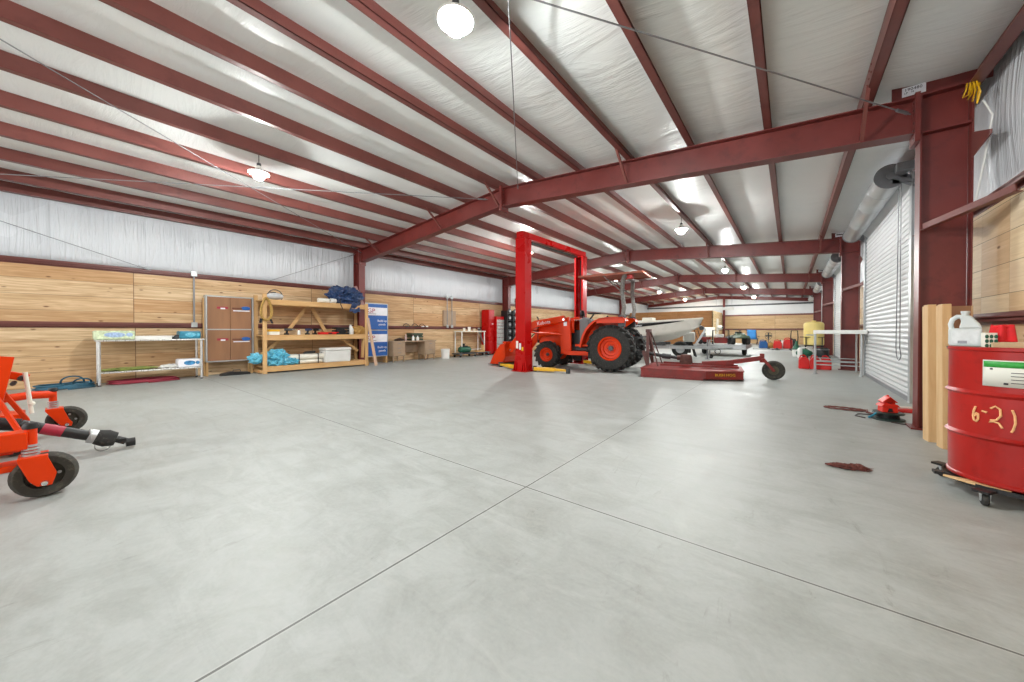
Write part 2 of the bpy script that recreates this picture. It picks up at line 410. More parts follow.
def ibeam(mb, pts_top, dep, Y, fw=.2, tw=.012, ft=.014):
    """I section rafter in the xz plane: pts_top = [(x, ztop)...]"""
    top = pts_top; bot = [(x, z-dep) for x, z in pts_top]
    mb.prism(top+bot[::-1], 'y', Y-tw/2, Y+tw/2)
    for line, s in ((top, -1), (bot, 1)):
        q = [(x, z+s*ft) for x, z in line]
        mb.prism(line+q[::-1], 'y', Y-fw/2, Y+fw/2)
names = ['nearest the camera', 'behind the tractor', 'third along the hall', 'last before the end wall']
bolts = MB
for i, Y in enumerate(FR):
    mb = MB(); ibeam(mb, [(1.1, zr(1.1)), (RIDGE, zr(RIDGE)), (-10.9, zr(-10.9))], .4, Y)
    r = struct(mb, 'steel_rafter', STEEL, 'red oxide portal rafter ' + ('spanning above the lift, '+names[i] if i == 0 else 'frame '+names[i]), 'beam', 'portal frame rafters', smooth=0)
    # ridge and knee splice plates
    m2 = MB()
    for px in (RIDGE, 1.09, -10.89):
        w = .03 if px == RIDGE else .02
        m2.box(px-w, px+w, Y-.12, Y+.12, zr(px)-.5, zr(px)+.04)
    m2.build('splice_plate', STEEL, r, smooth=0)
    m3 = MB()
    for px in (RIDGE, 1.09, -10.89):
        for dz in (.06, .14, .28, .36, .46):
            for dy in (-.07, .07):
                m3.cyl((px-.048 if px == RIDGE else px-.026, Y+dy, zr(px)-dz), (px+.048 if px == RIDGE else px+.026, Y+dy, zr(px)-dz), .013, 6)
    m3.build('bolt', CHROME, r, smooth=0)
    # flange braces from the purlins down to the bottom flange
    for k in (0, 3, 6, 8, 11):
        m4 = MB(); x = PX[k]
        for s in (-1, 1): m4.bar((x, Y+s*.55, zr(x)+.03), (x+.0, Y+s*.07, zr(x)-.38), .035, .035, (1, 0, 0))
        m4.build('flange_brace', STEEL2, r, smooth=0)
    for side in (0, 1):
        x0, x1 = ((1.12, 1.48), (-11.25, -10.9))[side]
        xi, xo = (x0, x1) if side == 0 else (x1, x0)
        zt = zr(xi)-.0; mb = MB()
        mb.box(x0+.01, x1-.01, Y-.006, Y+.006, 0, zt)
        for x in (x0, x1): mb.box(x-.007, x+.007, Y-.1, Y+.1, .0, zt+(0 if side == 0 else 0))
        mb.box(x0-.005, x1+.005, Y-.1, Y+.1, zr(xi)-.415, zr(xi)-.4)       # stiffener
        mb.box(x0-.005, x1+.005, Y-.1, Y+.1, zt, zt+.014)
        lab = 'red oxide steel column on the '+('roller door wall' if side == 0 else 'long boarded wall')+', frame '+names[i]
        c = struct(mb, 'steel_column', STEEL, lab, 'column', smooth=0)
        MB().box(x0-.06, x1+.06, Y-.13, Y+.13, 0, .018).build('base_plate', STEEL, c, smooth=0)
        if side == 0:      # eave filler over the knee, girt brackets
            MB().box(.9, 1.62, Y-.05, Y-.04, zr(1.1)+.015, zr(1.1)+.215).box(.9, 1.62, Y-.12, Y-.04, zr(1.1)+.207, zr(1.1)+.215).build('eave_bracket', STEEL, c, smooth=0)
            for zg in (2.36,):
                b = MB(); b.bar((1.14, Y-.105, zg-.12), (1.53, Y-.85, zg-.02), .012, .075).bar((1.14, Y-.14, zg-.157), (1.53, Y-.88, zg-.057), .07, .008)
                b.build('girt_brace', STEEL2, c, smooth=0)
                b = MB(); b.bar((1.14, Y+.105, zg-.12), (1.53, Y+.85, zg-.02), .012, .075).bar((1.14, Y+.14, zg-.157), (1.53, Y+.88, zg-.057), .07, .008)
                b.build('girt_brace', STEEL2, c, smooth=0)
            MB().prism([(Y-.1, 2.9), (Y-.1, 3.17), (Y-.56, 3.0), (Y-.56, 2.96)], 'x', 1.47, 1.478).build('gusset', STEEL2, c, smooth=0)
            pl = MB().box(.98, 1.16, Y-.058, Y-.0505, zr(1.1)+.05, zr(1.1)+.15).build('tag_plate', PRINTW, c, smooth=0)
            tx = MB()
            if i == 0:
                FACE = lambda x, y, z: TR(x, y, z) @ RX(pi/2)
                tx.text('190480', .046, FACE(1.065, Y-.0585, zr(1.1)+.12)); tx.text('LP', .028, FACE(1.01, Y-.0585, zr(1.1)+.085)); tx.text('N', .026, FACE(1.06, Y-.0585, zr(1.1)+.088))
            else: tx.box(1.0, 1.13, Y-.0595, Y-.0585, zr(1.1)+.095, zr(1.1)+.125)
            tx.build('lettering', PRINTD, pl, smooth=0)

# ---- long wall on the X- side: boards to 8 ft, vinyl above, two girts
struct(MB().box(WL-.1, WL, Y0, Y1, 0, 2.44), 'wall_left', WOODL, 'long wall of knotty pine boards behind the shelves', 'wall', smooth=0)
def vin(x, y0, y1, z0, z1f, n, seed, sx):
    mb = MB(); nz = 10; R = []
    for i in range(n+1):
        y = y0+(y1-y0)*i/n; col = []
        for j in range(nz+1):
            z = z0+(z1f-z0)*j/nz
            b = math.sin(pi*j/nz)*.04+NZ.noise(V((y*3.1, z*.5, seed)))*.022+NZ.noise(V((y*7, z*.9, seed+4)))*.01
            col.append(mb.bm.verts.new((x+sx*b, y, z)))
        R.append(col)
    for A, B in zip(R, R[1:]):
        for j in range(nz): mb.bm.faces.new((A[j], A[j+1], B[j+1], B[j]))
    return mb
struct(vin(WL-.06, Y0, Y1, 2.44, 3.9, 420, 3, 1), 'wall_insulation', VWALL, 'white vinyl insulation above the boards of the long shelf wall', 'insulation', smooth=180, solid=.02)
struct(MB().box(WL-.14, WL-.1, Y0, Y1, 0, 3.92), 'wall_sheeting', GALV, 'outer metal sheeting behind the long shelf wall', 'wall', smooth=0)
def girt(mb, x, y0, y1, z, f, d=.075):
    mb.box(*sorted((x, x+f*d)), y0, y1, z-.006, z+.006); mb.box(*sorted((x+f*(d-.008), x+f*d)), y0, y1, z-.03, z+.022)
    mb.box(*sorted((x, x+f*.01)), y0, y1, z-.06, z+.06)
for z, lab in ((2.42, 'upper'), (1.22, 'lower')):
    mb = MB(); girt(mb, WL, Y0, Y1, z, 1)
    struct(mb, 'wall_girt', STEEL2, 'red oxide %s wall girt running along the long boarded wall' % lab, 'girt', smooth=0)

# ---- roller door wall
DOORS = [(7.95+7.62*i, 12.22+7.62*i) for i in range(4)]
def wallr(z0, z1, x0, x1):
    mb = MB(); y = Y0
    for a, b in DOORS+[(Y1, Y1)]:
        if a > y: mb.box(x0, x1, y, min(a, Y1), z0, z1)
        y = b
    return mb
struct(wallr(0, 2.44, WR, WR+.08), 'wall_right', WOODR, 'boarded wall of short pine pieces beside the roller doors', 'wall', smooth=0)
mb = MB(); y = Y0
for a, b in DOORS+[(Y1, Y1)]:
    n = max(4, int((a-y)*12)); q = vin(WR+.06, y, a, 2.44, 3.9, n, 11, -1)
    me = bpy.data.meshes.new('q'); q.bm.to_mesh(me); q.bm.free(); mb.bm.from_mesh(me); bpy.data.meshes.remove(me)
    if b > a: mb.box(WR+.03, WR+.08, a, b, 3.35, 3.9)
    y = b
struct(mb, 'wall_insulation', VWALL, 'white vinyl insulation above and between the roller doors', 'insulation', smooth=180, solid=.015)
mb = MB(); y = Y0
for a, b in DOORS+[(Y1, Y1)]:
    mb.box(WR+.1, WR+.13, y, a, 0, 3.95)
    if b > a: mb.box(WR+.1, WR+.13, a, b, 3.3, 3.95)
    y = b
struct(mb, 'wall_sheeting', GALV, 'outer metal sheeting behind the roller door wall', 'wall', smooth=0)
for z, lab in ((2.42, 'upper'), (1.22, 'lower')):
    mb = MB(); y = Y0
    for a, b in DOORS+[(Y1, Y1)]:
        girt(mb, WR, y, a, z, -1); y = b
    struct(mb, 'wall_girt', STEEL2, 'red oxide %s wall girt between the roller doors' % lab, 'girt', smooth=0)

# ---- roller doors: curtain of curved slats, coil, bracket, chain
def rollerdoor(i, a, b, lab):
    X = 1.47
    mb = MB(); n = 38; H = 3.34; h = H/n
    prof = []
    for k in range(n):
        z = k*h
        for u, d in ((0, .004), (.1, .004), (.1, -.012), (.5, -.026), (.9, -.014)): prof.append((X+d, z+u*h))
    prof.append((X, H)); prof += [(X+.012, H), (X+.012, 0)]
    mb.prism(prof, 'y', a+.03, b-.03)
    d = struct(mb, 'door_%d' % i, DOORW, lab, 'roller door', smooth=25)
    for nm, y in (('guide', a), ('guide', b)):
        MB().box(X-.05, X+.05, y-.035, y+.035, 0, 3.5).box(X-.055, X-.045, y-.06, y+.06, 0, 3.55).build(nm, GALV, d, smooth=0)
    MB().box(X-.035, X+.02, a+.03, b-.03, 0, .07).build('bottom_bar', GREY, d, smooth=0)
    cx, cz = 1.2, 3.49
    m = MB()
    pr = [(.0, 0), (.165, 0), (.165, .02), (.17, .6), (.17, .62), (.178, .64), (.17, .66), (.17, 1.55), (.178, 1.57), (.17, 1.59), (.17, 2.9), (.178, 2.92), (.17, 2.94), (.17, b-a-.02), (.165, b-a), (0, b-a)]
    m.lathe(pr, 28, TR(cx, a, cz) @ RX(-pi/2)); m.build('coil', GALV, d)
    m = MB(); m.prism([(cx+.03, 3.655), (X, 3.36), (X+.012, 3.36), (cx+.17, 3.49)], 'y', a+.04, b-.04); m.build('curtain_lead', DOORW, d, smooth=0)
    for y, s in ((a-.012, -1), (b+.012, 1)):
        m = MB(); m.lathe([(0, -.01), (.185, -.01), (.185, .012), (.05, .012), (.05, .05), (0, .05)], 26, TR(cx, y, cz) @ RX(pi/2 if s < 0 else -pi/2))
        m.box(cx+.02, X+.1, *sorted((y, y+s*.012)), cz-.13, cz-.02); m.bar((cx, y+s*.03, cz-.02), (X+.1, y+s*.03, cz-.2), .02, .05); m.bar((cx+.1, y+s*.02, cz-.1), (X+.1, y+s*.02, cz-.3), .03, .03)
        m.build('end_bracket', GREY, d)
    MB().box(cx+.04, cx+.22, a-.2, a-.03, cz+.0, cz+.13).build('operator_box', GREY, d, smooth=0, bevel=.008)
    m = MB(); P = []
    for t in range(33):
        u = t/32
        if u < .42: P.append((cx+.12, a+.02-u*.05, 3.4-u/.42*2.65))
        elif u < .58: q = (u-.42)/.16; P.append((cx+.14, a+.0+.38*q, .75-math.sin(pi*q)*.12))
        else: q = (u-.58)/.42; P.append((cx+.14, a+.38-q*.1, .75+q*2.6))
    m.tube(P, .006, 6); m.build('chain', GREY, d)
    return d
labs = ['white slatted roller door with hand chain beside the red drum', 'white roller door behind the white topped bench', 'white roller door past the yellow tank', 'farthest white roller door, next to the end wall']
for i, (a, b) in enumerate(DOORS): rollerdoor(i+1, a, b, labs[i])

# ---- end wall
struct(MB().box(WL, WR, Y1, Y1+.1, 0, 2.44), 'wall_back', WOODB, 'pine boarded far end wall with red girts', 'wall', smooth=0)
struct(MB().prism([(WL-.1, 2.44), (WR+.1, 2.44), (WR+.1, zc(WR)+.1), (RIDGE, zc(RIDGE)+.1), (WL-.1, zc(WL)+.1)], 'y', Y1+.02, Y1+.1), 'wall_insulation', VEND, 'white vinyl insulation in the gable of the far end wall', 'insulation', smooth=0)
def girtx(mb, x0, x1, Y, z, d=.075): mb.box(x0, x1, Y-d, Y, z-.06, z+.06)
for z, lab in ((3.3, 'top'), (2.42, 'middle'), (1.22, 'lower')):
    mb = MB(); girtx(mb, WL if z > 3 else -4.7, WR, Y1, z); struct(mb, 'wall_girt', STEEL2 if z < 3 else DGREY, ('red oxide' if z < 3 else 'dark') + ' %s girt across the far end wall' % lab, 'girt', smooth=0)
mb = MB(); ibeam(mb, [(1.5, zr(1.5)), (RIDGE, zr(RIDGE)), (-11.2, zr(-11.2))], .28, Y1-.15, .16)
struct(mb, 'steel_rafter', STEEL, 'red oxide gable rafter against the far end wall', 'beam', smooth=0)
mb = MB(); mb.box(-4.72, -4.56, Y1-.26, Y1-.25, 0, zr(-4.6)-.28).box(-4.72, -4.56, Y1-.1, Y1-.09, 0, zr(-4.6)-.28).box(-4.646, -4.634, Y1-.26, Y1-.09, 0, zr(-4.6)-.28)
struct(mb, 'steel_column', STEEL, 'slim red oxide wind post in the middle of the far end wall', 'column', smooth=0)
# enclosed room in the far corner
struct(MB().box(WL, -4.78, 31.4, 31.5, 0, 2.68), 'wall_partition', WOODP, 'orange brown boarded front of the enclosed room behind the boat', 'wall', smooth=0)
struct(MB().box(-4.84, -4.76, 31.4, Y1-.3, 0, 2.66).box(WL, -4.8, 31.45, Y1, 2.62, 2.68), 'wall_partition', WOODQ, 'pale boarded side of the enclosed room beside the wind post', 'wall', smooth=0)
d = struct(MB().box(-4.76, -4.72, 32.9, 33.9, .05, 2.1), 'door_5', CREAM, 'cream door in the pale side of the enclosed room', 'door', smooth=0)
MB().ball((-4.69, 33.0, 1.05), .035).build('door_handle', CHROME, d)

# ---- brace cables
def cable(a, b, lab, r=.007):
    m = MB(); m.cyl(a, b, r, 6); d = (V(b)-V(a)).normalized()
    m.cyl(V(b)-d*.22, V(b)-d*.05, r*2.4, 6)
    struct(m, 'brace_cable', GREY, lab, 'cable', 'brace cables', smooth=0)
zz = lambda x: zr(x)-.12
cable((-4.7, -1.65, zz(-4.7)), (1.04, 5.88, 3.52), 'roof brace cable ending at the knee of the nearest frame over the roller door')
cable((1.05, -1.65, zz(1.05)), (-4.5, 5.9, zz(-4.5)+.02), 'roof brace cable ending at the ridge splice from the drum side')
cable((-5.2, -1.65, zz(-5.2)), (-10.8, 5.9, zz(-10.8)), 'roof brace cable ending at the column behind the wooden shelf')
cable((-10.85, -1.65, zz(-10.85)), (-5.35, 5.9, zz(-5.35)), 'roof brace cable ending at the ridge splice from the long boarded wall')
cable((-11.24, -1.65, 3.4), (-11.24, 1.2, 2.45), 'wall brace cable falling to the upper girt above the steel table')
cable((-11.24, 3.45, 2.45), (-11.2, 5.9, 3.6), 'wall brace cable rising from the upper girt to the column behind the wooden shelf')
# wires and loose bits under the knee of the nearest frame
m = MB()
for k in range(4):
    m.tube([(1.40+.02*k, 5.72, 3.62), (1.38+.03*k, 5.66, 3.54-.02*k), (1.37+.03*k, 5.7, 3.48-.03*k), (1.42+.02*k, 5.76, 3.52), (1.44+.02*k, 5.8, 3.64)], .007, 6)
solo(m, 'cable_loop', YEL, 'yellow cable loops hanging from the eave beside the nearest column', 'cable')
m = MB(); m.tube([(1.5, 5.7, 3.4), (1.53, 5.6, 3.2), (1.52, 5.75, 2.8), (1.49, 5.82, 2.45)], .008, 6)
solo(m, 'loose_cord', WHITE, 'thin white cord hanging against the insulation by the nearest column', 'cord')

# ---- lamps
BULB = mat_emit('bulb_glow', 900, (.97, 1, .98, 1))
def bulb(x, y, lab):
    zt = zr(x)+.02
    t = thing('pendant_bulb', lab, 'light bulb', (x, y, zt-.35), 0, 'bare bulbs under the roof')
    MB().lathe([(0, -.075), (.035, -.07), (.065, -.052), (.085, -.02), (.092, .02), (.09, .04), (0, .04)], 16).build('bulb', BULB, t)  # dome kept shallow so most of its light goes down
    MB().lathe([(0, .04), (.1, .035), (.15, .03), (.15, .05), (.07, .075), (.05, .12), (.034, .13), (.03, .16), (0, .16)], 20).build('uplight_shield', WHITE, t)  # wide opaque cap added to keep bulb light off the ceiling
    MB().lathe([(0, .155), (.032, .155), (.03, .2), (0, .21)], 14).build('socket', DGREY, t)
    MB().cyl((0, 0, .2), (0, 0, .37), .006, 6).build('cord', BLACK, t)
bl = ['behind the camera, drum side', 'nearest, above the middle of the open floor', 'above the gap between tractor and roller doors', 'above the boat trailer side of the hall', 'fourth along the roller door half', 'last before the end wall, roller door half']
bs = ['behind the camera, shelf side', 'hanging above the floor in front of the steel table', 'above the two post lift', 'above the boat, shelf side', 'fourth along the shelf half', 'last before the enclosed room']
for i, y in enumerate((-5.5, 2.03, 9.75, 17.4, 25., 32.4)):
    bulb(-2.2, y, 'bare glowing bulb '+bl[i]); bulb(-7.0, y, 'bare glowing bulb '+bs[i])
t = thing('hanging_fixture', 'white strip light fixture hung before the wind post', 'light fixture', (-3.85, 30., 2.62))
MB().box(-.62, .62, -.12, .12, 0, .2).prism([(-.16, 0), (.16, 0), (.12, .1), (-.12, .1)], 'x', -.62, .62).build('housing', WHITE, t, smooth=0)
for x in (-.5, .5): MB().cyl((x, 0, .19), (x, 0, 1.28), .008, 6).build('hanger', GREY, t)

# ---- conduits and boxes on the long wall
def conduit(y, z0, z1, lab):
    t = thing('conduit', lab, 'conduit', (WL+.1, y, z0))
    MB().cyl((0, 0, 0), (0, 0, z1-z0), .018, 10).build('pipe', GREY, t)
    for z in (0, z1-z0): MB().box(-.02, .03, -.055, .055, z-.06, z+.06).build('junction_box', GALV, t, smooth=0, bevel=.006)
conduit(1.92, 1.24, 2.46, 'grey conduit between two junction boxes above the steel table')
conduit(9.86, 1.28, 2.5, 'grey conduit over the breaker panel, on the desk side')
conduit(10.12, 1.28, 2.5, 'grey conduit over the breaker panel, on the tool cabinet side')
t = thing('breaker_panel', 'flat grey tan electrical panel behind the twin conduits', 'electrical panel', (WL+.0, 10.02, 1.3))
MB().box(.0, .09, -.34, .34, 0, .64).build('enclosure', TAN, t, smooth=0, bevel=.01)
MB().box(.09, .1, -.3, .3, .04, .6).build('panel_door', TAN, t, smooth=0)
# rear of the hall stays open to daylight behind the camera
# ------------------------------------------------------------------ along the long boarded wall
# stainless work table (local: x out of the wall 0..-.55 behind, y along)
t = thing('work_table', 'stainless steel work table with undershelf against the boards', 'table', (-10.6, .39, 0))
L = 1.57
MB().box(-.56, .02, -.03, L+.03, .885, .915).box(-.56, -.55, -.03, L+.03, .9, .99).build('tabletop', STAIN, t, smooth=0, bevel=.006)
MB().box(-.54, 0, .02, L-.02, .25, .275).build('undershelf', STAIN, t, smooth=0, bevel=.004)
for x in (-.52, -.02):
    for y in (.02, L-.02):
        l = MB().cyl((x, y, .03), (x, y, .89), .022, 14).build('leg', STAIN, t)
        MB().lathe([(0, 0), (.02, 0), (.026, .012), (.02, .03), (0, .035)], 12, TR(x, y, 0)).build('foot', DGREY, l)
def pack(name, lab, cat, loc, d, n, body, cap, film, seed, capz=.03):
    """shrink wrapped pack: n x m bottles / rolls seen through a film"""
    t = thing(name, lab, cat, loc)
    nx, ny = n; dx, dy, dz = d
    m = MB(); m2 = MB(); m3 = MB(); m3.box(-dx*.505, dx*.505, -dy*.505, dy*.505, .002, dz*.93)
    m3.build('film', body, t, smooth=0, bevel=.03)
    for i in range(nx):
        for j in range(ny):
            r = min(dx/nx, dy/ny)*.48; c = ((i+.5)*dx/nx-dx/2, (j+.5)*dy/ny-dy/2)
            m2.lathe([(0, dz*.86), (r*.45, dz*.86), (r*.45, dz), (0, dz)], 10, TR(c[0], c[1], 0))
    m.bm.free(); m2.bm.free()
    m = MB(); m.ball((dx*.505, 0, dz*.5), (.006, dy*.26, dz*.26), 16).ball((dx*.505, dy*.36, dz*.5), (.006, dy*.09, dz*.2), 12); m.build('print_band', film, t)
    return t
GWH = pm('pale_green_film', 'cfdcb8', .25, var=.25, scale=22); LBL = pm('pale_blue_label', '9fb7d8', .35, var=.3, scale=30)
pack('bottle_pack', 'pale green shrink wrapped pack of bottles on the table end', 'bottle pack', (-10.88, .62, .916), (.4, .56, .2), (3, 5), GWH, WHITE, LBL, 1)
pack('bottle_pack', 'turquoise wrapped pack on the table top by the brown boxes', 'bottle pack', (-10.86, 1.76, .916), (.38, .36, .19), (3, 3), TEAL, WHITE, CYAN, 2)
pack('towel_pack', 'blue and white wrapped pack on the undershelf', 'paper towel pack', (-10.82, 1.74, .276), (.34, .38, .2), (2, 3), PRINTW, TEAL, pm('blue_film', '3d86b8', .3, var=.5, scale=12), 3)
t = thing('plastic_tray', 'long clear white tray in the middle of the table', 'tray', (-10.84, 1.18, .916))
MB().box(-.13, .13, -.28, .28, 0, .006).box(-.13, -.122, -.28, .28, 0, .07).box(.122, .13, -.28, .28, 0, .07).box(-.13, .13, -.28, -.272, 0, .07).box(-.13, .13, .272, .28, 0, .07).build('tray', WHITE, t, smooth=0, bevel=.003)
t = thing('power_grinder', 'small dark grinder lying beside the turquoise pack', 'power tool', (-10.78, 1.50, .94))
MB().tube([(0, -.12, 0), (0, .05, .0), (0, .1, .01)], [.022, .03, .035], 12).build('tool_body', BLACK, t); MB().lathe([(0, -.02), (.06, -.02), (.06, .045), (.03, .07), (0, .07)], 16, TR(0, .0, 0) @ TR(0, .06, 0)).build('guard', DGREY, t)
m = MB(); m.blob((0, 0, .03), (.16, .4, .035), .3, 4, 4, 4)
solo(m, 'green_bag', pm('olive_bag', '8f9a52', .5, var=.4, scale=16), 'flat green bag spread on the table undershelf', 'bag', loc=(-10.85, .85, .275))
m = MB(); m.blob((0, 0, .04), (.13, .15, .045), .5, 9, 3, 5)
solo(m, 'crumpled_paper', WHITE, 'crumpled white paper beside the pack on the undershelf', 'paper', loc=(-10.82, 1.42, .275))
def coil(name, lab, mat, loc, R, sx, sy, n, r, h, upright=None):
    t = thing(name, lab, 'hose', loc); m = MB(); P = []
    for i in range(n*28+1):
        a = 2*pi*i/28; k = i/28; q = R*(1-.055*((k*1.7) % 3))
        P.append((q*sx*math.cos(a)+.02*math.sin(k*3), q*sy*math.sin(a)+.02*math.cos(k*5), r+h*min(1, k/n)+.006*math.sin(a*3+k)))
    m.tube(P, r, 7); m.build('hose', mat, t)
    if upright:
        m = MB()
        for c, RR, tilt in upright:
            m.tube([(c[0]+.12*math.sin(tilt)*math.sin(a), c[1]+RR*math.cos(a), max(r, c[2]+RR*.75*math.sin(a)+RR*.5)) for a in [2*pi*k/24 for k in range(24)]], r, 7, True)
        m.build('loose_turn', mat, t)
    return t
coil('air_hose', 'red air hose coiled on the floor under the steel table', pm('red_hose', '8a2033', .5, var=.15), (-10.86, 1.06, 0), .52, .5, 1.05, 6, .011, .06)
coil('air_hose', 'blue green hose coiled on the floor beside the steel table leg', pm('blue_hose', '24566b', .5, var=.2), (-10.78, .0, 0), .36, .75, 1.0, 7, .014, .08, [((.0, .08, .06), .14, .6), ((.05, .2, .05), .11, 1.2)])

# brown four panel crate standing on legs
t = thing('door_crate', 'tall brown crate of four panels with metal edging on legs', 'crate', (-11.0, 2.10, 0))
W = .93
for i, (z0, z1) in enumerate(((.36, 1.12), (1.14, 1.93))):
    for j in range(2):
        p = MB().box(-.2, .0, .02+j*.445, .46+j*.445, z0, z1).build('panel', BROWNCARD, t, smooth=0, bevel=.006)
        m = MB(); z = z0+.5
        if j == 0:
            m.box(0, .004, .2, .42, z, z+.05); m.build('print', PRINTR, p, smooth=0); m = MB(); m.box(.004, .006, .27, .36, z-.01, z+.025); m.build('print', PRINTW, p, smooth=0)
        else:
            m.box(0, .004, .5, .74, z, z+.04); m.build('print', pm('print_rust', '6d3e2a', .6), p, smooth=0)
            MB().ball((.002, .78, z+.03), (.004, .1, .05), 14).build('print', BLUE, p); MB().box(0, .005, .52, .86, z-.05, z-.025).build('print', PRINTW, p, smooth=0)
m = MB()
for y in (0, W): m.box(-.21, .012, y-.015, y+.015, .34, 1.96)
for z in (.35, 1.13, 1.94): m.box(-.005, .012, 0, W, z-.014, z+.014)
m.build('edging', GALV, t, smooth=0)
for y in (.01, W-.02):
    MB().box(-.22, -.14, y-.04, y+.04, 0, 1.9).build('post', LUMZ, t, smooth=0, bevel=.004)
    MB().box(-.05, .0, y-.02, y+.02, 0, .34).build('leg', LUMZ, t, smooth=0)
t = thing('tool_case', 'low black tool case on the floor below the brown crate', 'case', (-10.86, 2.62, 0))
MB().prism([(-.3, 0), (.3, 0), (.28, .06), (-.1, .09), (-.28, .05)], 'x', -.1, .1, RZ(pi/2) @ RZ(-pi/2)).build('case', BLACK, t, smooth=0, bevel=.01)
bpy.context.view_layer.update()
MB().tube([(.0, -.05, .08), (.0, -.04, .12), (.0, .1, .12), (.0, .11, .08)], .01, 8).build('handle', DGREY, t)

# lumber shelf unit: x -10.5 front, -11.15 back, y 3.14..5.86
SX, SY, SL, SD = -10.5, 3.14, 2.74, .66
t = thing('lumber_shelf', 'three tier shelf built of rough lumber with diagonal braces', 'shelf', (SX, SY, 0))
for z, th in ((1.80, .09), (.88, .09), (.07, .09)):
    b = MB()
    for k in range(4): b.box(-SD+.03+k*.155, -SD+.18+k*.155, .0, SL, z+th-.02, z+th+.018)
    b.build('shelf_board', LUM, t, smooth=0, bevel=.004)
    for x in (-SD+.0, -.04): MB().box(x, x+.04, -.02, SL+.02, z-.03, z+th-.02).build('rail', LUM, t, smooth=0, bevel=.004)
for x in (-SD-.01, .0):
    for y in (.0, SL):
        MB().box(x, x+.045, y-.045, y+.045, 0, 2.04 if y == 0 else 1.95).build('post', LUMZ, t, smooth=0, bevel=.004)
MB().box(-.62, .0, -.09, -.045, .02, .1).build('rail', LUMX, t, smooth=0)
MB().box(-.62, .0, SL+.045, SL+.09, .02, .1).build('rail', LUMX, t, smooth=0)
for a, b in (((.62, .92), (1.2, 1.76)), ((1.84, .92), (1.38, 1.76))):
    MB().bar((-.58, a[0], a[1]), (-.58, b[0], b[1]), .09, .04, (1, 0, 0)).build('diagonal_brace', LUM, t, smooth=0, bevel=.003)
for a, b in (((.5, .84), (.05, .45)), ((2.2, .84), (2.7, .45))):
    MB().bar((-.45, a[0], a[1]), (-.45, b[0], b[1]), .08, .04, (1, 0, 0)).build('diagonal_brace', LUM, t, smooth=0, bevel=.003)
m = MB(); m.bar((-.15, SL-.05, .25), (-.15, SL+.0, 1.0), .05, .1, (1, 0, 0)); m.build('diagonal_brace', LUMZ, t, smooth=0)
TOP, MID, LOW = 1.80+.09+.02, .88+.09+.02, .07+.09+.02
# on the top tier
m = MB(); m.ball((0, 0, .1), (.14, .2, .09), 18)
t = thing('shop_light', 'round grey work lamp on the shelf top above the yellow rope', 'lamp', (SX-.2, SY+.30, TOP))
m.build('lamp_body', pm('lamp_grey', 'c2c4c6', .35, var=.15, scale=9), t); MB().ring((.02, 0, .1), .17, .012, 'x', 24).build('rim', DGREY, t); MB().tube([(0, -.15, .02), (0, -.2, .12), (0, -.12, .2), (0, .02, .2)], .012, 8).build('handle', BLACK, t)
coil0 = thing('rope_coil', 'yellow rope hung in loops on the shelf end post', 'rope', (SX+.055, SY+.02, 1.42))
m = MB()
for k in range(7):
    w = .11+.02*math.sin(k*2.1)
    m.tube([(.012*k % .05+.006, w*math.sin(a)*(1-.3*math.cos(a)), .28*math.cos(a)+.25-.02*(k % 3)) for a in [2*pi*q/22 for q in range(22)]], .011, 6, True)
m.build('rope', pm('yellow_rope', 'ad8a48', .7, var=.25, scale=30), coil0)
MB().bar((.0, -.1, -.02), (.03, -.13, -.12), .05, .03).bar((.0, .1, -.03), (.03, .13, -.13), .05, .03).build('hook', BLACK, coil0, smooth=0)
def roll(lab, loc, L, r, mat, hole=True, grp=None, rz=0):
    t = thing('sheet_roll', lab, 'roll', loc, rz, grp)
    MB().lathe([(r*.3, -L/2), (r*.95, -L/2), (r, -L/2+.01), (r, L/2-.01), (r*.95, L/2), (r*.3, L/2)], 20, TR(0, 0, r) @ RX(pi/2)).build('roll', mat, t)
    MB().lathe([(0, -L/2+.004), (r*.32, -L/2+.004), (r*.32, L/2-.004), (0, L/2-.004)], 12, TR(0, 0, r) @ RX(pi/2)).build('core', BROWNCARD, t)
    return t
roll('cream roll on the shelf top, lying along the edge', (SX-.12, SY+1.5, TOP), .3, .065, CREAM)
roll('short white roll on the shelf top touching the navy tarp', (SX-.1, SY+1.76, TOP), .16, .07, WHITE)
t = thing('tarp_bundle', 'crumpled navy blue tarp heaped on the shelf top', 'tarp', (SX-.28, SY+2.2, TOP))
m = MB(); m.blob((0, 0, .22), (.28, .46, .29), .5, 21, 5, 3.2); m.blob((.05, -.26, .26), (.2, .24, .22), .4, 5, 4, 4); m.build('tarp', NAVY, t)
m = MB(); m.grid(lambda u, v: (.30+.035*math.sin(v*5+u*3), .05+u*.3-.04*v, .05-v*.3+.03*math.sin(u*9)), 10, 10); m.build('hanging_fold', NAVY, t, solid=.012)
m = MB(); m.tube([(.33, -.3, .1), (.34, -.28, -.05), (.33, -.22, -.16)], .012, 6); m.build('tie_strap', BLACK, t)
t = thing('offcut_board', 'short pinkish board leaning on the column behind the navy tarp', 'board', (SX-.3, SY+2.72, TOP))
MB().bar((.12, .02, .0), (-.1, -.12, .6), .1, .025, (1, 0, 0)).build('board', pm('pink_board', 'a98480', .6), t, smooth=0)
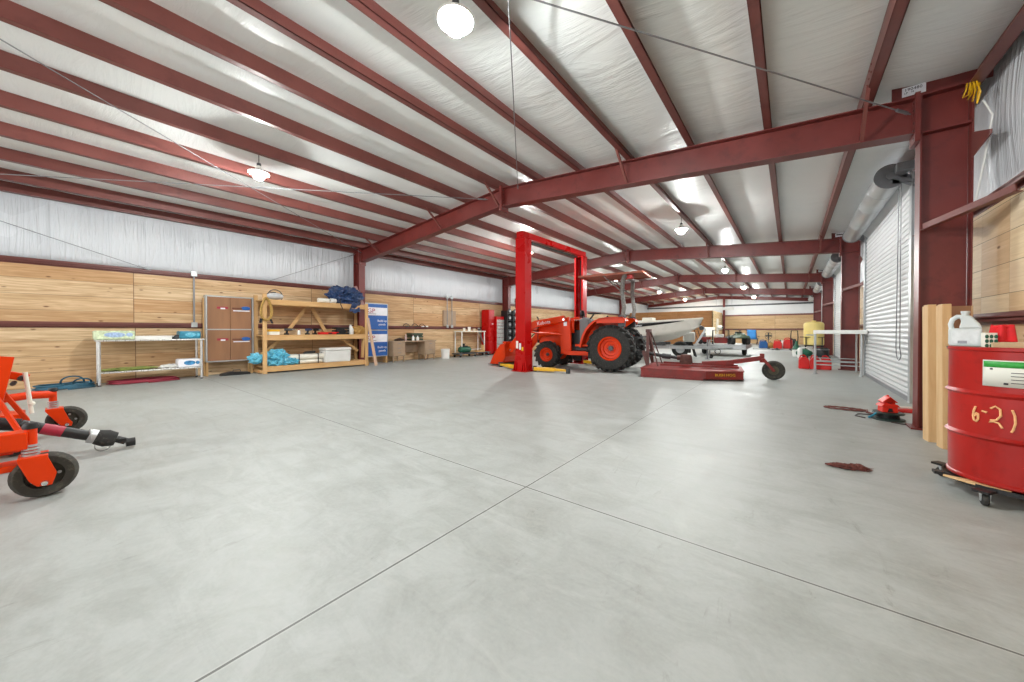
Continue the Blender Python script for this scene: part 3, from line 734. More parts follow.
# on the middle tier
t = thing('parts_box', 'small yellow and white parts box on the middle shelf end', 'box', (SX-.16, SY+.24, MID))
MB().box(-.1, .1, -.12, .12, 0, .13).build('box', CREAM, t, smooth=0, bevel=.006); MB().box(-.105, .105, -.125, .125, .085, .14).build('lid', YEL, t, smooth=0, bevel=.004)
def drill(lab, loc, rz, body, hs=1.):
    t = thing('power_drill', lab, 'power tool', loc, rz)
    MB().tube([(-.1, 0, .14), (.03, 0, .14), (.09, 0, .14)], [.035, .036, .026], 12).build('motor_housing', body, t)
    MB().cyl((.09, 0, .14), (.15, 0, .14), .018, 10, .01).build('chuck', GREY, t)
    MB().prism([(-.06, .12), (-.01, .12), (-.03, .03), (-.08, .03)], 'y', -.018, .018).build('grip', BLACK, t, bevel=.006); MB().box(-.11, 0, -.035, .035, 0, .04).build('battery', BLACK, t, smooth=0, bevel=.006)
drill('black cordless drill next to the yellow lidded parts box', (SX-.18, SY+.62, MID), .9, DGREY)
drill('dark blue cordless drill in the middle of the middle shelf', (SX-.16, SY+1.12, MID), 2., NAVY)
drill('black drill beside the white jug cap, near the diagonal brace', (SX-.2, SY+1.34, MID), .4, BLACK)
t = thing('spray_can', 'small white can between the two cordless drills', 'can', (SX-.1, SY+.84, MID))
MB().lathe([(0, 0), (.035, 0), (.035, .1), (.02, .125), (0, .125)], 14).build('can', WHITE, t); MB().lathe([(0, .12), (.018, .12), (.018, .15), (0, .15)], 10).build('cap', PRINTR, t)
t = thing('level_case', 'long flat red case lying on the middle shelf', 'case', (SX-.14, SY+1.66, MID))
MB().box(-.08, .08, -.28, .26, 0, .07).build('case', GASRED, t, smooth=0, bevel=.012); MB().box(.08, .095, -.05, .05, .02, .05).build('latch', BLACK, t, smooth=0)
t = thing('black_crate', 'black plastic crate beside the white jug on the middle shelf', 'crate', (SX-.2, SY+2.03, MID))
m = MB()
for z in (.02, .1, .18): m.box(-.15, .15, -.19, -.175, z-.02, z+.03).box(-.15, .15, .175, .19, z-.02, z+.03).box(-.15, -.135, -.19, .19, z-.02, z+.03).box(.135, .15, -.19, .19, z-.02, z+.03)
m.box(-.15, .15, -.19, .19, 0, .01); m.build('basket', BLACK, t, smooth=0); m = MB(); m.blob((0, 0, .1), (.12, .15, .1), .3, 6); m.build('contents', DGREY, t)
def jug(name, lab, loc, s, rz, body, capm):
    t = thing(name, lab, 'jug', loc, rz)
    MB().lathe([(0, 0), (.085*s, 0), (.092*s, .01*s), (.092*s, .15*s), (.08*s, .19*s), (.04*s, .25*s), (.026*s, .262*s), (.026*s, .285*s), (0, .285*s)], 20).build('bottle', body, t)
    MB().lathe([(0, .283*s), (.03*s, .283*s), (.03*s, .31*s), (0, .31*s)], 14).build('cap', capm, t)
    MB().tube([(0, .03*s, .255*s), (0, .075*s, .25*s), (0, .1*s, .2*s), (0, .088*s, .14*s)], .013*s, 8).build('handle', body, t)
    return t
jug('white_jug', 'white plastic jug beside the black crate on the middle shelf', (SX-.16, SY+2.32, MID), .95, .4, WHITE, WHITE)
t = thing('burlap_bag', 'slumped yellow brown sack at the end of the middle shelf', 'sack', (SX-.24, SY+2.6, MID))
m = MB(); m.blob((0, 0, .12), (.2, .22, .15), .28, 14, 4, 2.6); m.build('sack', pm('burlap', 'b48a4a', .85, var=.2, scale=40, bump=.4), t)
# on the bottom tier
t = thing('tarp_bag', 'crumpled light blue tarp bag at the end of the bottom shelf', 'tarp', (SX-.2, SY+.32, LOW))
m = MB(); m.blob((0, 0, .2), (.24, .26, .22), .5, 31, 5, 3); m.blob((.06, .26, .09), (.16, .24, .1), .5, 33, 4, 4); m.blob((-.08, -.42, .2), (.1, .16, .14), .45, 37, 4, 3); m.build('tarp', CYAN, t)
t = thing('pipe_bundle', 'strapped bundle of thick white pipes on the bottom shelf', 'pipes', (SX-.2, SY+1.05, LOW))
for (x, z) in ((.02, .055), (-.12, .055), (-.26, .055)):
    MB().lathe([(.038, -.42), (.052, -.42), (.052, .52), (.038, .52)], 16, TR(x, 0, z) @ RX(pi/2)).build('pipe', CREAM, t)
for (x, z) in ((.0, .19), (-.16, .19)):
    MB().lathe([(.06, -.5), (.078, -.5), (.078, .56), (.06, .56)], 18, TR(x, 0, z) @ RX(pi/2)).build('pipe', CREAM, t)
for y in (-.2, .3):
    MB().box(-.25, .085, y-.012, y+.012, .0, .006).box(.078, .085, y-.012, y+.012, 0, .27).box(-.25, .085, y-.012, y+.012, .268, .275).build('strap', BLACK, t, smooth=0)
t = thing('rubber_mat', 'small black coil lying on top of the white pipes', 'hose', (SX-.25, SY+1.16, LOW+.276))
MB().ring((0, 0, .02), .12, .018, 'z', 24, 8, .7, 1.2).ring((0, .02, .045), .11, .018, 'z', 24, 8, .7, 1.2).build('coil', RUBBER, t)
t = thing('cooler_box', 'white ice chest on the bottom shelf by the blue boxes', 'cooler', (SX-.22, SY+1.88, LOW))
MB().prism([(-.2, 0), (.2, 0), (.215, .33), (-.215, .33)], 'y', -.37, .37).build('body', WHITE, t, smooth=0, bevel=.02)
MB().box(-.225, .225, -.385, .385, .335, .42).build('lid', WHITE, t, smooth=0, bevel=.025)
MB().tube([(0, -.385, .2), (0, -.41, .25), (0, -.385, .3)], .012, 8).tube([(0, .385, .2), (0, .41, .25), (0, .385, .3)], .012, 8).build('handle', GREY, t)
t = thing('leaning_plank', 'narrow pink grey plank leaning on the shelf end before the blue boxes', 'plank', (-10.3, 6.08, 0))
MB().bar((.0, .02, .0), (-.16, -.17, 1.5), .09, .022, (1, 0, 0)).build('plank', mat_lumber('weathered_plank', ('b99a84', 'cdb29c'), 2), t, smooth=0)

# blue and white printed boxes on a wooden stand
t = thing('box_stand', 'stack of two blue and white printed boxes on a low wooden stand', 'boxed goods', (-10.95, 6.11, 0))
W = .8
for z0, z1 in ((.25, 1.1), (1.14, 2.0)):
    H = z1-z0
    b = MB().box(-.2, .0, 0, W, z0, z1).build('box', BLUE, t, smooth=0, bevel=.008)
    MB().box(0, .004, 0.01, W-.01, z0+H*.55, z0+H*.86).build('white_band', PRINTW, b, smooth=0)
    T = TR(.006, 0, 0) @ RZ(pi/2) @ RX(pi/2)
    MB().text('GP', .2, TR(0, .2, z0+H*.72) @ T @ Matrix.Diagonal((1.15, 1, 1, 1))).build('lettering', PRINTR, b, smooth=0)
    MB().box(.004, .006, .03, .38, z0+H*.6, z0+H*.615).build('print_rule', PRINTD, b, smooth=0)
    MB().text('Build-up', .105, TR(0, .6, z0+H*.34) @ T, .003).text('panels', .105, TR(0, .6, z0+H*.2) @ T, .003).build('lettering', PRINTW, b, smooth=0)
m = MB()
for z in (.24, 1.12, 2.01): m.box(-.21, .012, -.01, W+.01, z-.014, z+.014)
for y in (-.008, W+.008): m.box(-.21, .012, y-.012, y+.012, .24, 2.01)
m.build('edging', GALV, t, smooth=0)
for y in (.03, W-.03): MB().box(-.2, -.0, y-.03, y+.03, 0, .226).build('leg', LUMZ, t, smooth=0)

# steel desk
t = thing('steel_desk', 'tan steel desk with two drawer pedestals', 'desk', (-10.75, 7.0, 0))
W, D, H = 1.86, .46, .74
MB().box(-D-.02, .02, -.02, W+.02, H-.04, H).build('desktop', TAN, t, smooth=0, bevel=.01)
for y0 in (.0, W-.5):
    p = MB().box(-D, -.02, y0, y0+.5, .2, H-.04).build('pedestal', TAN, t, smooth=0, bevel=.005)
    for k in range(3 if y0 == 0 else 2):
        n = 3 if y0 == 0 else 2; hh = .48/n; z = .22+k*hh
        d = MB().box(-.02, .0, y0+.02, y0+.48, z+.008, z+hh-.008).build('drawer', TAN, p, smooth=0, bevel=.006)
        MB().box(0, .014, y0+.19, y0+.31, z+hh*.6, z+hh*.6+.018).build('handle', GREY, d, smooth=0)
    for x in (-D+.03, -.05):
        for y in (y0+.04, y0+.46): MB().box(x-.018, x+.018, y-.018, y+.018, 0, .2).build('leg', TAN, t, smooth=0)
MB().box(-D, -D+.015, .5, W-.5, .3, H-.04).build('modesty_panel', TAN, t, smooth=0)
t = thing('milk_crate', 'dark crate of bottles on the desk top', 'crate', (-11.0, 8.08, .74))
m = MB()
for z in (.0, .1, .2): m.box(-.15, .15, -.26, -.245, z, z+.07).box(-.15, .15, .245, .26, z, z+.07).box(-.15, -.135, -.26, .26, z, z+.07).box(.135, .15, -.26, .26, z, z+.07)
m.box(-.15, .15, -.26, .26, 0, .012); m.build('basket', OLIVE, t, smooth=0)
m = MB(); m.box(-.13, .13, -.24, .24, .16, .2); m.build('contents', BLACK, t, smooth=0)
def bottle(lab, loc, h, r, mat, cap, cat='bottle', grp=None):
    t = thing('plastic_bottle', lab, cat, loc, 0, grp)
    MB().lathe([(0, 0), (r, 0), (r, h*.62), (r*.45, h*.8), (r*.4, h*.9), (0, h*.9)], 14).build('bottle', mat, t); MB().lathe([(0, h*.88), (r*.46, h*.88), (r*.46, h), (0, h)], 10).build('cap', cap, t)
    return t
bottle('white bottle standing before the crate on the desk', (-10.8, 7.86, .74), .2, .045, WHITE, PRINTR)
bottle('second white bottle before the crate, toward the bucket', (-10.8, 8.06, .74), .17, .05, WHITE, WHITE)
bottle('tall pinkish bottle beside the crate on the desk', (-10.9, 7.62, .74), .22, .04, pm('pink_bottle', 'b99a94', .4), WHITE)
t = thing('leather_tool_pouch', 'dark brown tool pouch on the end of the desk', 'pouch', (-10.92, 7.36, .74))
m = MB(); m.blob((0, 0, .035), (.12, .18, .045), .3, 44); m.build('pouch', pm('dark_leather', '3a2620', .6, var=.3), t); MB().tube([(0, -.16, .05), (.02, 0, .1), (0, .16, .05)], .012, 6).build('strap', BLACK, t)
t = thing('bucket', 'white plastic bucket on the floor beside the desk', 'bucket', (-10.75, 9.35, 0))
MB().lathe([(0, 0), (.155, 0), (.172, .34), (.18, .345), (.18, .37), (.168, .375), (.164, .34), (.148, .012), (0, .012)], 26).build('pail', WHITE, t); MB().tube([(.0, -.155, .33), (.06, -.12, .22), (.09, 0, .17), (.06, .12, .22), (0, .155, .33)], .005, 6).build('handle', GREY, t)
# things lying on the lower girt above the desk
for k, (y, lab) in enumerate(((7.9, 'black handled clamp resting on the girt above the desk, toward the blue boxes'), (8.28, 'black clamp resting on the girt above the crate'), (8.62, 'black and white clamp resting on the girt, toward the breaker panel'))):
    t = thing('bar_clamp', lab, 'clamp', (WL+.05, y, 1.242))
    MB().tube([(0, -.14, .012), (0, -.1, .09), (0, .0, .13), (0, .1, .08), (0, .17, .015)], .012, 7).build('frame', BLACK, t); MB().tube([(.0, -.02, .02), (.0, .1, .02)], .018, 8).build('grip', PRINTW if k == 2 else DGREY, t)
for y, lab in ((8.86, 'white roll of tape on the girt beside the clamps'),):
    t = thing('tape_roll', lab, 'tape', (WL+.045, y, 1.243)); MB().lathe([(.03, 0), (.05, 0), (.05, .05), (.03, .05)], 16).build('tape', WHITE, t)

# white framed wall bench, trolley below it
t = thing('folding_bench', 'white framed bench with cluttered top beside the breaker panel', 'bench', (-10.75, 10.2, 0))
MB().box(-.45, .02, 0, 1.5, 1.05, 1.09).build('benchtop', CREAM, t, smooth=0, bevel=.006)
for y in (.06, 1.44):
    for x in (-.42, -.02): MB().box(x-.018, x+.018, y-.018, y+.018, 0, 1.05).build('leg', WHITE, t, smooth=0)
MB().bar((-.02, 1.1, 1.04), (-.02, 1.42, .5), .03, .03).build('brace', GREY, t, smooth=0)
MB().bar((-.02, .06, .3), (-.02, 1.44, .3), .025, .025).build('rail', WHITE, t, smooth=0)
for k, (y, h, r, mt, lab) in enumerate(((10.5, .12, .05, CREAM, 'cream tub on the white bench near the breaker panel'), (10.8, .17, .06, WHITE, 'white round jar on the white bench'), (11.1, .1, .07, pm('tub_tan', 'cdb79a', .5), 'low tan tub on the white bench'), (11.4, .13, .05, DGREY, 'dark tub on the white bench end by the red cabinet'))):
    t = thing('tub', lab, 'tub', (-10.88, y, 1.09)); MB().lathe([(0, 0), (r, 0), (r*1.08, h*.85), (0, h*.85)], 16).build('tub', mt, t); MB().lathe([(0, h*.85), (r*1.13, h*.85), (r*1.13, h), (0, h)], 16).build('lid', WHITE if k % 2 else mt, t)
t = thing('floor_trolley', 'low dark trolley on casters under the white bench', 'trolley', (-10.62, 9.95, 0))
MB().box(-.42, .05, 0, 1.9, .12, .17).build('deck', DGREY, t, smooth=0, bevel=.008)
for x in (-.36, 0):
    for y in (.1, .95, 1.8):
        w = MB().lathe([(0, -.02), (.05, -.02), (.055, 0), (.05, .02), (0, .02)], 14, TR(x, y, .055) @ RY(pi/2)).build('caster', RUBBER, t)
        MB().box(x-.03, x+.03, y-.02, y+.02, .08, .12).build('fork', GALV, w, smooth=0)
t = thing('air_compressor', 'dark green engine block resting on the low trolley', 'machine', (-10.8, 10.45, .17))
MB().lathe([(0, -.32), (.1, -.3), (.13, -.24), (.13, .24), (.1, .3), (0, .32)], 18, TR(0, 0, .135) @ RX(pi/2)).build('tank', GREEN, t); MB().box(-.09, .09, -.16, .1, .25, .3).lathe([(0, 0), (.05, 0), (.05, .1), (0, .1)], 12, TR(0, -.05, .29)).build('motor', BLACK, t)
t = thing('wooden_block', 'pale wood blocks stacked on the trolley end', 'wood', (-10.72, 11.4, .17))
MB().box(-.1, .1, -.3, .12, 0, .07).box(-.08, .08, .02, .12, .07, .3).build('blocks', LUM, t, smooth=0, bevel=.004)

# red cabinet, chrome tool chest, rack
t = thing('tool_locker', 'tall red metal locker beside the chrome drawers', 'cabinet', (-10.72, 11.88, 0))
MB().box(-.45, 0, 0, .39, .06, 2.06).build('body', RED, t, smooth=0, bevel=.012)
MB().box(0, .012, .02, .37, 1.62, 2.03).build('door', pm('faded_red', 'c23a40', .4), t, smooth=0, bevel=.004)
d = MB().box(0, .012, .02, .37, .1, 1.58).build('door', RED, t, smooth=0, bevel=.004); MB().box(.012, .02, .2, .3, 1.38, 1.44).build('badge', PRINTW, d, smooth=0)
for y in (.06, .33): MB().lathe([(0, -.02), (.05, -.02), (.05, .02), (0, .02)], 12, TR(-.06, y, .05) @ RY(pi/2)).build('caster', RUBBER, t)
t = thing('tool_chest', 'red framed tool chest with chrome drawer fronts on casters', 'tool chest', (-10.6, 12.28, 0))
MB().box(-.48, 0, .0, .54, .14, 1.76).build('body', RED, t, smooth=0, bevel=.01)
z = .2
for h in (.3, .3, .2, .2, .14, .14, .14):
    d = MB().box(0, .02, .02, .52, z, z+h-.012).build('drawer', STAIN, t, smooth=0, bevel=.006)
    MB().box(.02, .032, .07, .45, z+h-.04, z+h-.022).build('handle', CHROME, d, smooth=0); z += h
for y in (.08, .44): MB().lathe([(0, -.02), (.07, -.02), (.07, .02), (0, .02)], 14, TR(-.06, y, .07) @ RY(pi/2)).build('caster', RUBBER, t)
t = thing('parts_rack', 'black steel rack of small round parts beside the chrome drawers', 'rack', (-10.42, 12.88, 0))
for y in (0, .42, .84, 1.26): MB().box(-.4, .0, y-.02, y+.02, 0, 2.05).build('upright', BLACK, t, smooth=0)
for z in (.3, .62, .94, 1.26, 1.58, 1.9): MB().box(-.4, -.02, 0, 1.26, z-.012, z+.012).build('tier', BLACK, t, smooth=0)
for j in range(3):
    for k in range(6):
        z = .3+.32*k+.015
        w = MB().lathe([(.05, -.035), (.1, -.035), (.115, -.02), (.115, .02), (.1, .035), (.05, .035)], 16, TR(-.06, .21+j*.42, z+.115) @ RY(pi/2)).build('spool', DGREY, t)
        MB().lathe([(0, -.03), (.05, -.03), (.05, .03), (0, .03)], 12, TR(-.055, .21+j*.42, z+.115) @ RY(pi/2)).build('spool_hub', GALV, w)
# ------------------------------------------------------------------ two post lift
L1, L2 = (-5.72, 7.75), (-5.60, 10.85)
LIFT = thing('vehicle_lift', 'red two post vehicle lift with overhead crossbeam and yellow arms, around the tractor nose', 'vehicle lift', (*L1, 0))
def lift_col(dx, dy, face):
    """column opening toward +y*face"""
    f = face; H = 3.57; m = MB(); a, d, th = .16, .15, .012
    sec = [(-a, -d*f), (a, -d*f), (a, d*f), (a-.06, d*f), (a-.06, (d-th)*f), (a-th, (d-th)*f), (a-th, (-d+th)*f), (-a+th, (-d+th)*f), (-a+th, (d-th)*f), (-a+.06, (d-th)*f), (-a+.06, d*f), (-a, d*f)]
    m.prism(sec, 'z', .02, H); t = m.build('column', RED, LIFT, smooth=0, bevel=.006); t.location = (dx, dy, 0)
    MB().box(-.24, .24, -.24, .24, 0, .02).build('base_plate', RED, t, smooth=0, bevel=.004)
    for x in (-a-.004, a+.004): MB().prism([(-.22*f, .02), (.2*f, .02), (d*f, .42), (-d*f, .42)], 'x', x-.005, x+.005).build('gusset', RED, t, smooth=0)
    for x in (-.1, .1): MB().prism([(-d*f, .02), (-.23*f, .02), (-d*f, .36)], 'x', x-.005, x+.005).build('gusset', RED, t, smooth=0)
    MB().prism([(-.23, .02), (.23, .02), (a, .42), (-a, .42)], 'y', *sorted((-(d+.004)*f, -(d+.014)*f))).build('gusset', RED, t, smooth=0)
    MB().box(-a+.03, a-.03, *sorted(((d-.03)*f, (d+.1)*f)), .1, .85).build('carriage', BLACK if f < 0 else RED, t, smooth=0, bevel=.01)
    MB().box(-.012, .012, *sorted(((-.02)*f, .01*f)), .85, H-.1).build('lift_chain', BLACK, t, smooth=0)
    MB().box(-a-.01, a+.01, -d-.01, d+.01, H, H+.03).build('cap', RED, t, smooth=0)
    return t
t = lift_col(0, 0, 1)
MB().box(-.21, -.16, -.12, .08, 1.72, 1.98).lathe([(0, 0), (.022, 0), (.022, .02), (0, .02)], 12, TR(-.185, -.121, 1.9) @ RX(pi/2)).build('control_box', BLACK, t, smooth=0, bevel=.01)
for k, (x, w, h, mt) in enumerate(((-.1, .07, .2, CREAM), (-.0, .06, .17, PRINTW), (.08, .06, .1, YEL))):
    MB().box(x-w/2, x+w/2, -.158, -.15, .62-.03*k, .62-.03*k+h).build('sticker', mt, t, smooth=0)
MB().cyl((-.19, -.02, 1.98), (-.19, -.02, 3.5), .014, 8).build('wiring_pipe', GREY, t)
DX, DY = L2[0]-L1[0], L2[1]-L1[1]
lift_col(DX, DY, -1)
def beam(y0, y1, w, z0, z1): return MB().prism([(-w+DX*y0/DY, y0), (w+DX*y0/DY, y0), (w+DX*y1/DY, y1), (-w+DX*y1/DY, y1)], 'z', z0, z1)
cbm = beam(-.16, DY+.16, .11, 3.6, 3.77).build('crossbeam', RED, LIFT, smooth=0, bevel=.006)
beam(.3, DY-.3, .06, 3.53, 3.56).build('shutoff_bar', BLACK, cbm, smooth=0)
def arm(loc, rz, L):
    t = MB().prism([(0, -.09), (L*.62, -.07), (L*.62, .07), (0, .09)], 'z', .03, .12).build('swing_arm', YEL, LIFT, smooth=0, bevel=.008)
    t.location = loc; t.rotation_euler = (0, 0, rz)
    MB().box(L*.5, L, -.045, .045, .045, .105).build('inner_arm', YEL, t, smooth=0, bevel=.006)
    MB().lathe([(0, .0), (.06, .0), (.06, .11), (.075, .12), (.075, .145), (0, .145)], 18, TR(L, 0, 0)).build('lift_pad', DGREY, t)
    MB().lathe([(0, .0), (.05, .0), (.05, .15), (0, .15)], 14).build('pivot_pin', BLACK, t)
arm((.3, .12, 0), .28-.15, .95); arm((-.3, .12, 0), pi-.35, .95); arm((DX+.26, DY-.16, 0), -.35, .9); arm((DX-.26, DY-.16, 0), pi+.4, .9)

# ------------------------------------------------------------------ tractor (local +x ahead, +y its left, toward the camera)
TY = RUBBER
def ag_wheel(par, c, R, W, rimR, lugs, side, rimcol):
    x, y, z = c; s = side
    m = MB(); P = [(rimR, -W*.42), (rimR+.02, -W*.5), (R*.8, -W*.52), (R*.88, -W*.48), (R*.905, -W*.3), (R*.91, 0), (R*.905, W*.3), (R*.88, W*.48), (R*.82, W*.52), (rimR+.02, W*.5), (rimR, W*.42)]
    M0 = TR(x, y, z) @ RX(pi/2)
    m.lathe(P, 40, M0)
    for k in range(lugs):
        for h in (-1, 1):
            a = 2*pi*(k+(.5 if h > 0 else 0))/lugs
            ML = M0 @ RZ(a) @ TR(R*.94, 0, h*W*.25) @ RX(h*.75)
            m.box(-.07*R, .058*R, -.05*R, .05*R, -W*.37, W*.37, ML)
    w = m.build('wheel', TY, par, smooth=35)
    m = MB(); o = -s  # outward is +y for s>0 : lathe z maps to -y
    def q(r, d): return (r, -s*d)
    m.lathe([q(0, W*.02), q(rimR*.35, W*.02), q(rimR*.4, -W*.02), q(rimR*.62, W*.0), q(rimR*.66, W*.12), q(rimR*.86, W*.14), q(rimR*.9, W*.40), q(rimR*1.03, W*.46), q(rimR*1.03, W*.42), q(rimR*.96, -W*.42), q(rimR*1.02, -W*.46)], 32, M0)
    m.build('rim', rimcol, w, smooth=30)
    m = MB(); m.lathe([q(0, W*.16), q(rimR*.2, W*.14), q(rimR*.24, W*.0), q(0, -W*.1)], 18, M0)
    for k in range(8):
        a = 2*pi*k/8; m.cyl((x+rimR*.3*math.cos(a), y+s*W*.01, z+rimR*.3*math.sin(a)), (x+rimR*.3*math.cos(a), y+s*W*.08, z+rimR*.3*math.sin(a)), rimR*.035, 6)
    m.build('hub', DGREY, w)
    return w
HEAD = math.radians(187)
TRL = (-3.86, 9.70)
t = thing('tractor', 'orange farm tractor with front loader and flat canopy under the lift', 'tractor', (*TRL, 0), HEAD)
T = t
for s in (1, -1): ag_wheel(T, (0, s*.62, .625), .625, .34, .31, 20, s, ORANGE)
for s in (1, -1): ag_wheel(T, (1.9, s*.56, .395), .395, .25, .2, 16, s, ORANGE)
# chassis, axles, engine
MB().box(-.35, .6, -.2, .2, .42, .85).box(.5, 2.05, -.15, .15, .42, .72).cyl((0, -.5, .625), (0, .5, .625), .12, 16).box(1.8, 2.0, -.45, .45, .34, .46).build('chassis', DGREY, T, smooth=0, bevel=.01)
MB().box(.95, 2.1, -.2, .2, .7, 1.12).cyl((1.3, .21, .8), (1.3, .21, 1.05), .07).cyl((1.55, .2, .85), (1.75, .2, .85), .06).build('engine', BLACK, T, smooth=0, bevel=.015)
# bonnet
m = MB()
def bon(u, v):
    x = 1.16+1.21*u; w = .31-.05*u; h = 1.42-.14*u-.1*max(0, u-.85)/.15
    a = (v-.5)*2; zz_ = h if abs(a) < .62 else h-(abs(a)-.62)/.38*.36
    return (x, w*max(-1, min(1, a*1.6)), zz_-.02*a*a)
m.grid(bon, 14, 16); m.build('bonnet', ORANGE, T, solid=.02)
MB().box(2.36, 2.4, -.27, .27, .72, 1.22).build('grille', BLACK, T, smooth=0, bevel=.02)
for s in (-1, 1): MB().ball((2.4, s*.17, 1.1), (.03, .06, .05), 12).build('headlamp', WHITE, T)
MB().box(2.0, 2.34, -.24, .24, .55, .95).build('nose_frame', ORANGE, T, smooth=0, bevel=.02)
for s in (-1, 1): MB().box(1.62, 2.02, s*.25-.02, s*.25+.02, .62, .95).build('side_panel', ORANGE, T, smooth=0, bevel=.01)
# mudguards
for s in (-1, 1):
    m = MB(); pts = [(.84, .66), (.80, .82), (.75, .98), (.67, 1.14), (.56, 1.27), (.43, 1.37), (.28, 1.43), (.1, 1.46), (-.12, 1.47), (-.34, 1.46), (-.4, 1.4)]
    inner = [(x-.05, z-.03) if i < 5 else (x-.01, z-.045) for i, (x, z) in enumerate(pts)]
    m.prism(pts+inner[::-1], 'y', *sorted((s*.43, s*.80))); m.prism([(-.4, .95)]+pts+[(.6, .66)], 'y', *sorted((s*.43, s*.455))); m.prism([(.3, 1.43), (.1, 1.46), (-.12, 1.47), (-.34, 1.46), (-.4, 1.4), (-.4, 1.3), (.36, 1.3)], 'y', *sorted((s*.785, s*.80)))
    m.build('fender', ORANGE, T, smooth=30)
# platform, step, seat, dash, wheel
MB().box(.3, 1.0, -.42, .42, .62, .68).build('platform', DGREY, T, smooth=0)
MB().box(.52, 1.32, .43, .56, .40, .52).build('side_frame', ORANGE, T, smooth=0, bevel=.01); MB().box(.52, 1.32, -.56, -.43, .40, .52).build('side_frame', ORANGE, T, smooth=0, bevel=.01)
for s in (-1, 1): MB().box(.55, 1.0, *sorted((s*.44, s*.66)), .66, .72).build('step', ORANGE, T, smooth=0, bevel=.006)
MB().box(.55, 1.05, .36, .46, .52, .63).build('valve_block', BLACK, T, smooth=0, bevel=.02)
s_ = MB(); s_.box(-.12, .32, -.23, .23, .98, 1.08); s_.prism([(-.12, 1.06), (-.02, 1.08), (-.14, 1.58), (-.24, 1.56)], 'y', -.21, .21); s_.build('seat', BLACK, T, smooth=0, bevel=.04)
MB().box(-.1, .25, -.18, .18, .8, .98).build('seat_base', DGREY, T, smooth=0)
MB().prism([(.72, .7), (1.0, .7), (1.02, 1.42), (.86, 1.5), (.74, 1.4)], 'y', -.3, .3).build('dashboard', pm('dash_grey', '6d6f70', .5), T, smooth=0, bevel=.03)
MB().cyl((.82, 0, 1.4), (.68, 0, 1.58), .025, 10).ring((.66, 0, 1.6), .19, .016, 'z', 26, 8).box(.64, .68, -.18, .18, 1.592, 1.608).build('steering_wheel', BLACK, T)
MB().ball((.95, .24, 1.6), (.07, .09, .1), 14).cyl((.95, .22, 1.35), (.95, .22, 1.55), .02).build('work_lamp', BLACK, T)
MB().cyl((.42, .34, .95), (.5, .36, 1.36), .012, 8).ball((.5, .36, 1.38), .03).build('lever', BLACK, T); MB().cyl((.3, -.34, .95), (.38, -.36, 1.5), .012, 8).ball((.38, -.36, 1.52), .03).build('lever', BLACK, T)
MB().tube([(.98, .0, 1.38), (1.0, .1, 1.62), (1.0, -.1, 1.62), (.98, -.02, 1.38)], .014, 8).build('dash_guard', BLACK, T)
# roll bar with fold joint
ROPS = pm('rops_grey', '75736f', .5, .2, var=.25, scale=12, dirt='a7a49c')
m = MB()
for s in (-1, 1):
    m.tube([(-.22, s*.62, .9), (-.28, s*.62, 1.35), (-.34, s*.60, 1.7), (-.28, s*.58, 2.15), (-.3, s*.57, 2.45), (-.32, s*.5, 2.56)], .055, 12)
m.tube([(-.32, -.51, 2.56), (-.32, .51, 2.56)], .05, 10); m.build('roll_bar', ROPS, T)
for s in (-1, 1):
    MB().box(-.37, -.2, s*.62-.065, s*.62+.065, 1.2, 1.5).build('roll_bar_hinge', DGREY, T, smooth=0, bevel=.01)
    MB().cyl((-.3, s*.5, 2.1), (.25, s*.5, 2.6), .018, 8).build('canopy_strut', ROPS, T)
CAN = pm('canopy_rust', '9a4a2c', .5, var=.15)
m = MB(); m.grid(lambda u, v: (-.8+1.75*u, -.56+1.12*v, 2.64+.05*math.sin(pi*u)*math.sin(pi*v)), 10, 8); m.build('canopy', CAN, T, solid=.03)
MB().box(-.8, .95, -.575, -.55, 2.6, 2.65).box(-.8, .95, .55, .575, 2.6, 2.65).box(-.81, -.78, -.57, .57, 2.6, 2.65).box(.93, .96, -.57, .57, 2.6, 2.65).build('canopy_rim', CAN, T, smooth=0)
MB().box(-.5, -.3, .2, .4, 2.5, 2.6).build('tail_lamp', GASRED, T, smooth=0, bevel=.01)
# loader: masts, arms, bucket
for s in (-1, 1):
    m = MB(); m.prism([(1.18, .42), (1.5, .42), (1.52, .95), (1.62, 1.22), (1.5, 1.46), (1.24, 1.5), (1.2, 1.1)], 'y', *sorted((s*.42, s*.52))); m.build('loader_mast', ORANGE, T, smooth=0, bevel=.01)
    m = MB(); m.prism([(1.28, 1.38), (1.36, 1.54), (2.3, 1.40), (2.62, 1.28), (3.25, .62), (3.2, .42), (3.08, .42), (2.55, 1.08), (2.25, 1.2), (1.45, 1.34)], 'y', *sorted((s*.54, s*.64)))
    a = m.build('loader_arm', ORANGE, T, smooth=0, bevel=.012)
    if s > 0: MB().text('Kubota', .15, TR(2.0, .643, 1.335) @ RZ(pi) @ RX(pi/2) @ RZ(.14), .003).build('lettering', PRINTW, a, smooth=0); MB().box(1.3, 1.4, .53, .545, 1.24, 1.36).build('badge', PRINTW, a, smooth=0)
    MB().cyl((1.42, s*.48, .98), (2.2, s*.58, 1.02), .04, 12).cyl((2.2, s*.58, 1.02), (2.62, s*.6, 1.08), .022, 10).build('lift_cylinder', ORANGE, T)
    MB().cyl((2.5, s*.6, 1.3), (2.95, s*.6, 1.0), .035, 12).cyl((2.95, s*.6, 1.0), (3.3, s*.6, .72), .02, 10).build('tilt_cylinder', BLACK, T)
    MB().cyl((1.36, s*.41, 1.42), (1.36, s*.66, 1.42), .035, 12).cyl((3.16, s*.5, .5), (3.16, s*.66, .5), .03, 12).build('pin', CHROME, T)
MB().tube([(2.45, -.6, 1.12), (2.45, .6, 1.12)], .05, 10).build('cross_tube', ORANGE, T)
